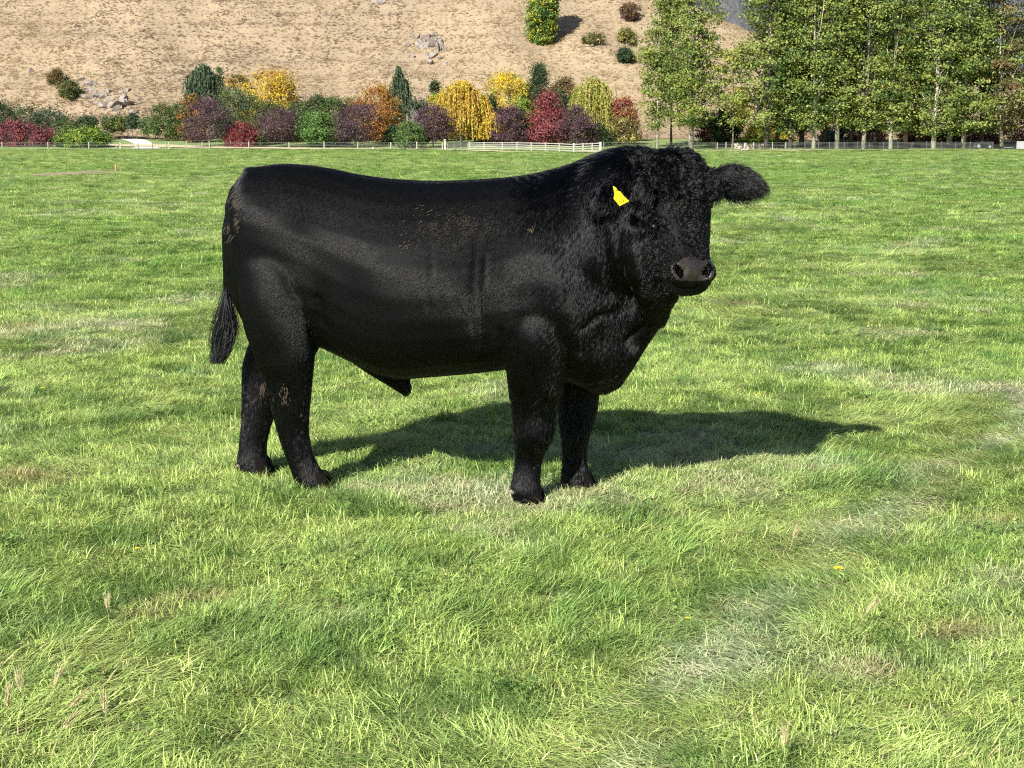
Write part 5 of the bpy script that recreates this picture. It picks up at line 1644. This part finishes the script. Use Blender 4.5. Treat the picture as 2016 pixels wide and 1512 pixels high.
if 'coat' not in SKIP:
    FCv = np.clip((N * (EYE - V)).sum(1) / np.linalg.norm(EYE - V, axis=1) * 3 + 1.2, 0.12, 1.0)
    P, M = sample(430000, FCv)
    d, ln, head, e0, e1, fore, leg_, nk = lie(P, M)
    n_ = len(P)
    q = project(P)
    cell = np.where(head & fore, .021, np.where(head, .016, np.where(e0 | e1, .016, .011 + .006 * nk + .005 * leg_)))
    inv = lock_ids(P, cell)
    lr = RNG.normal(0, 1, (inv.max() + 1, 4))[inv]
    amp = np.where(head & fore, .55, np.where(head, .22, np.where(e0 | e1, .30, 0.03 + .07 * nk + .10 * leg_)))
    sc_ = np.where(head, 16.0, 30.0)
    swx = fbm(q[:, 0] / sc_, q[:, 1] / sc_ / 1.4, 301, 2) - .5; swy = fbm(q[:, 0] / sc_, q[:, 1] / sc_ / 1.4, 311, 2) - .5
    curl = np.where(head, 1.5, 0.08 + .28 * nk) + 0.20 * leg_
    d = d + np.stack([swx, swy * 0, swy], 1) * curl[:, None] * 1.6 + lr[:, :3] * amp[:, None] + RNG.normal(0, .035, (n_, 3))
    lift = np.clip(.20 + .08 * leg_ + .10 * nk + .18 * (head & fore) + .26 * head + .25 * (e0 | e1) + lr[:, 3] * amp * .16 + RNG.normal(0, .012, n_), .05, .7)
    ln = ln * RNG.uniform(.7, 1.15, n_) * (1 + .25 * np.clip(lr[:, 0], -1, 1) * np.minimum(amp * 3, 1))
    tuftm = np.exp(-((q[:, 0] - 498) / 14) ** 2 - ((q[:, 1] - 328) / 12) ** 2)
    ln = ln + .035 * tuftm; lift = np.clip(lift + .45 * tuftm, .05, .8)
    hair_object('coat', P, M, d, ln, lift, np.where(head, .0005, .00034), np.where(head, .14, .015), hm, bull,
                cell=cell, pull=np.where(head, .9, np.where(e0 | e1, .85, .05 + .48 * nk + .40 * leg_)))
    # ragged extra fringe on the ears
    s, b, n, head, e0, e1 = regions(V)
    P, M = sample(5200, (e1 | e0).astype(float) + 1e-9)
    d, ln, head, e0_, e1_, *_ = lie(P, M)
    d = d + RNG.normal(0, .35, P.shape)
    hair_object('ear_fringe', P, M, d, RNG.uniform(.035, .085, len(P)), np.clip(RNG.normal(.45, .15, len(P)), .1, .8), .0006, .10, hm, bull, sag=.25, cell=.02, pull=.7)
# tail switch: long strands falling from the end of the dock
ns = 2600
t = RNG.uniform(0, 1, ns) ** .8
py = 548 + 75 * t
P = np.array([BP(447 + RNG.normal(0, 2.2), y, -.01 + RNG.normal(0, .012)) for y in py])
k_ = 6
end = np.array([BP(447 + a * 10 - (b > .75) * 9, 650 + 68 * b, -.01 + c * .03) for a, b, c in zip(RNG.normal(0, .75, ns).clip(-1.6, 1.5), RNG.uniform(0, 1, ns) ** .5, RNG.normal(0, 1, ns))])
pts = np.empty((ns, k_, 3))
bul = RNG.normal(0, 1, ns)
for j in range(k_):
    s_ = j / (k_ - 1)
    pts[:, j] = P * (1 - s_) + end * s_ + (U * (0.020 * np.sin(s_ ** 1.3 * 3.14)) * bul[:, None]) + L * (.014 * np.sin(s_ * 3.14)) * np.roll(bul, 7)[:, None] - U * (.022 * s_ ** 4)
cu = bpy.data.hair_curves.new('tail_switch'); cu.add_curves([k_] * ns)
cu.position_data.foreach_set('vector', pts.astype(np.float32).ravel())
ra = cu.attributes.get('radius') or cu.attributes.new('radius', 'FLOAT', 'POINT')
ra.data.foreach_set('value', np.tile(np.array([.0008, .0008, .0008, .0007, .0006, .0003], np.float32), ns))
cu.materials.append(hm)
sw = bpy.data.objects.new('tail_switch', cu); COL.objects.link(sw); sw.parent = bull

# dried mud caught in the hair
mud = bpy.data.materials.new('dried_mud'); mud.use_nodes = True
mud.node_tree.nodes['Principled BSDF'].inputs['Base Color'].default_value = (0.11, 0.085, 0.055, 1)
mud.node_tree.nodes['Principled BSDF'].inputs['Roughness'].default_value = 0.9
near = np.where(FC > .25)[0]
PX2 = project(V)
def mudpatch(cx, cy, rx, ry, n, ln, rad, thr, pw=1.0):
    g = np.exp(-(np.abs((PX2[:, 0] - cx) / rx) ** 3) - np.abs((PX2[:, 1] - cy) / ry) ** 3)
    nn = fbm(PX2[:, 0] / 9, PX2[:, 1] / 16, 401, 3)
    w = g * (nn > thr) * (FC > .2)
    if w.sum() < 1e-6: return None
    P, M = sample(n, w + 1e-12)
    d, lnn, *_ = lie(P, M)
    return P + M * .006, M, d + RNG.normal(0, .15, P.shape), RNG.uniform(.5, 1.3, n) * ln, np.full(n, .25), np.full(n, rad)
parts_ = [mudpatch(905, 445, 62, 26, 420, .008, .0004, .52), mudpatch(885, 470, 75, 36, 150, .008, .0004, .48), mudpatch(462, 428, 15, 38, 170, .020, .0005, .46),
          mudpatch(797, 480, 9, 30, 14, .012, .0012, .45), mudpatch(840, 425, 20, 22, 12, .012, .0012, .4), mudpatch(518, 768, 6, 16, 60, .016, .0006, .42), mudpatch(560, 775, 6, 20, 80, .016, .0006, .42),
          mudpatch(1328, 311, 3, 4, 30, .010, .0008, .0), mudpatch(1341, 405, 4, 8, 8, .012, .0006, .3), mudpatch(1047, 455, 3, 6, 14, .009, .0012, .0), mudpatch(530, 435, 12, 12, 14, .009, .0006, .4)]
parts_ = [p for p in parts_ if p is not None]
P, M, d, ln, lf, rd = (np.concatenate([p[i] for p in parts_]) for i in range(6))
mo = hair_object('mud_fleck', P, M, d, ln, lf, rd, .05, mud, bull)
mo['kind'] = 'stuff'
# ------------------------------------------------------------------ seed heads and flowers in the near grass
stalk_mat = plain('dry_stalk', (0.34, 0.31, 0.14), 0.7, var=0.25, scale=30)
seed_mat = plain('seed_head', (0.42, 0.37, 0.19), 0.7, var=0.25, scale=60)
green_seed = plain('green_seed_head', (0.24, 0.30, 0.10), 0.7, var=0.2, scale=60)
def barley(px, py, h, lean, L_, label, mat):
    p = on_ground(px, py); b = np.array([p[0], p[1], float(field_z(p[0], p[1])) - .01])
    t = thing('barley_grass', label, 'grass stalk', tuple(b), 'seed heads standing in the near grass')
    ax = np.array([math.sin(lean), .1 * math.cos(px), math.cos(lean)]); ax /= np.linalg.norm(ax)
    pts = [np.zeros(3), ax * h * .5 + np.array([.004, 0, .006]), ax * h]
    mb = MB(); mb.tube(pts, [.0012, .0010, .0009], 5); mb.build('stem', stalk_mat, t)
    a2 = unit_(ax + np.array([math.sin(lean) * .4, 0, -.05]))
    mb = MB(); mb.tube([pts[-1] + a2 * L_ * f for f in (0, .15, .5, .85, 1)], [.001, .003, .0037, .0025, .001], 7)
    rg = np.random.default_rng(int(px))
    for i in range(34):
        f = i / 34; o = rg.normal(size=3); o -= (o @ a2) * a2; o /= np.linalg.norm(o)
        q = pts[-1] + a2 * L_ * f
        mb.tube([q, q + o * .008 + a2 * .012, q + o * .012 + a2 * .034], [.0009, .0007, .0002], 3)
    mb.build('seed_head', mat, t)
if 'small' not in SKIP:
    barley(8, 1475, .13, .12, .055, 'dry seed head leaning at the very left edge of the near grass', seed_mat)
    barley(52, 1440, .12, -.05, .05, 'upright yellow seed head, second from the left edge', seed_mat)
    barley(88, 1440, .13, .22, .055, 'tall yellow seed head with spread bristles near the lower left', seed_mat)
    barley(110, 1425, .07, .62, .065, 'long pale seed head bent far over to the right, lower left', seed_mat)
    barley(108, 1450, .04, .55, .05, 'short pale seed head low under the long bent one', seed_mat)
    barley(138, 1370, .11, -.08, .045, 'upright green seed head in the lower left', green_seed)
    barley(214, 1450, .07, -.10, .05, 'slender straw seed head right of the lower left group', seed_mat)
    barley(212, 1225, .06, .02, .035, 'small pale seed head alone halfway up the left side', seed_mat)
    barley(1552, 1080, .06, .30, .035, 'small pale seed head in the trodden track on the right', seed_mat)
    barley(1688, 1225, .06, .45, .05, 'pale seed head bent to the right below the large dandelion', seed_mat)
    barley(1540, 1515, .05, .05, .04, 'pale seed head at the bottom edge right of the middle', seed_mat)
    petal = plain('dandelion_petal', (0.80, 0.62, 0.02), 0.6, var=0.1); stem_g = plain('flower_stem', (0.14, 0.22, 0.05), 0.6)
    for px, py, r, label in ((1645, 1160, .017, 'large yellow dandelion in the grass on the right'), (85, 784, .016, 'yellow dandelion far out at the left side'), (271, 1106, .011, 'small yellow dandelion low in the grass at the left'),
                             (1490, 803, .014, 'faint yellow dandelion beyond the brisket of the bull'), (1350, 1243, .009, 'tiny yellow dandelion below the front feet, right of the middle')):
        p = on_ground(px, py); b = np.array([p[0], p[1], float(field_z(p[0], p[1]))])
        t = thing('dandelion', label, 'flower', tuple(b), 'yellow dandelions dotted in the grass')
        h = .075
        mb = MB(); mb.tube([(0, 0, -.01), (.004, -.004, h * .6), (.003, -.012, h)], .0018, 5); mb.build('stem', stem_g, t)
        mb = MB(); rg = np.random.default_rng(px)
        for ring_, nn, el in ((1.0, 16, .25), (.75, 13, .6), (.45, 9, 1.0)):
            for i in range(nn):
                a = 6.283 * i / nn + ring_; d = np.array([math.cos(a) * math.cos(el), math.sin(a) * math.cos(el), math.sin(el)])
                s = np.array([-math.sin(a), math.cos(a), 0]) * r * .16
                q = np.array([.003, -.012, h]); e = q + d * r * ring_ * rg.uniform(.85, 1.1)
                mb.add([q, q + d * r * .5 * ring_ + s, e + s * .6, e - s * .6, q + d * r * .5 * ring_ - s], [(0, 1, 2, 3, 4)])
        mb.build('flower_head', petal, t)
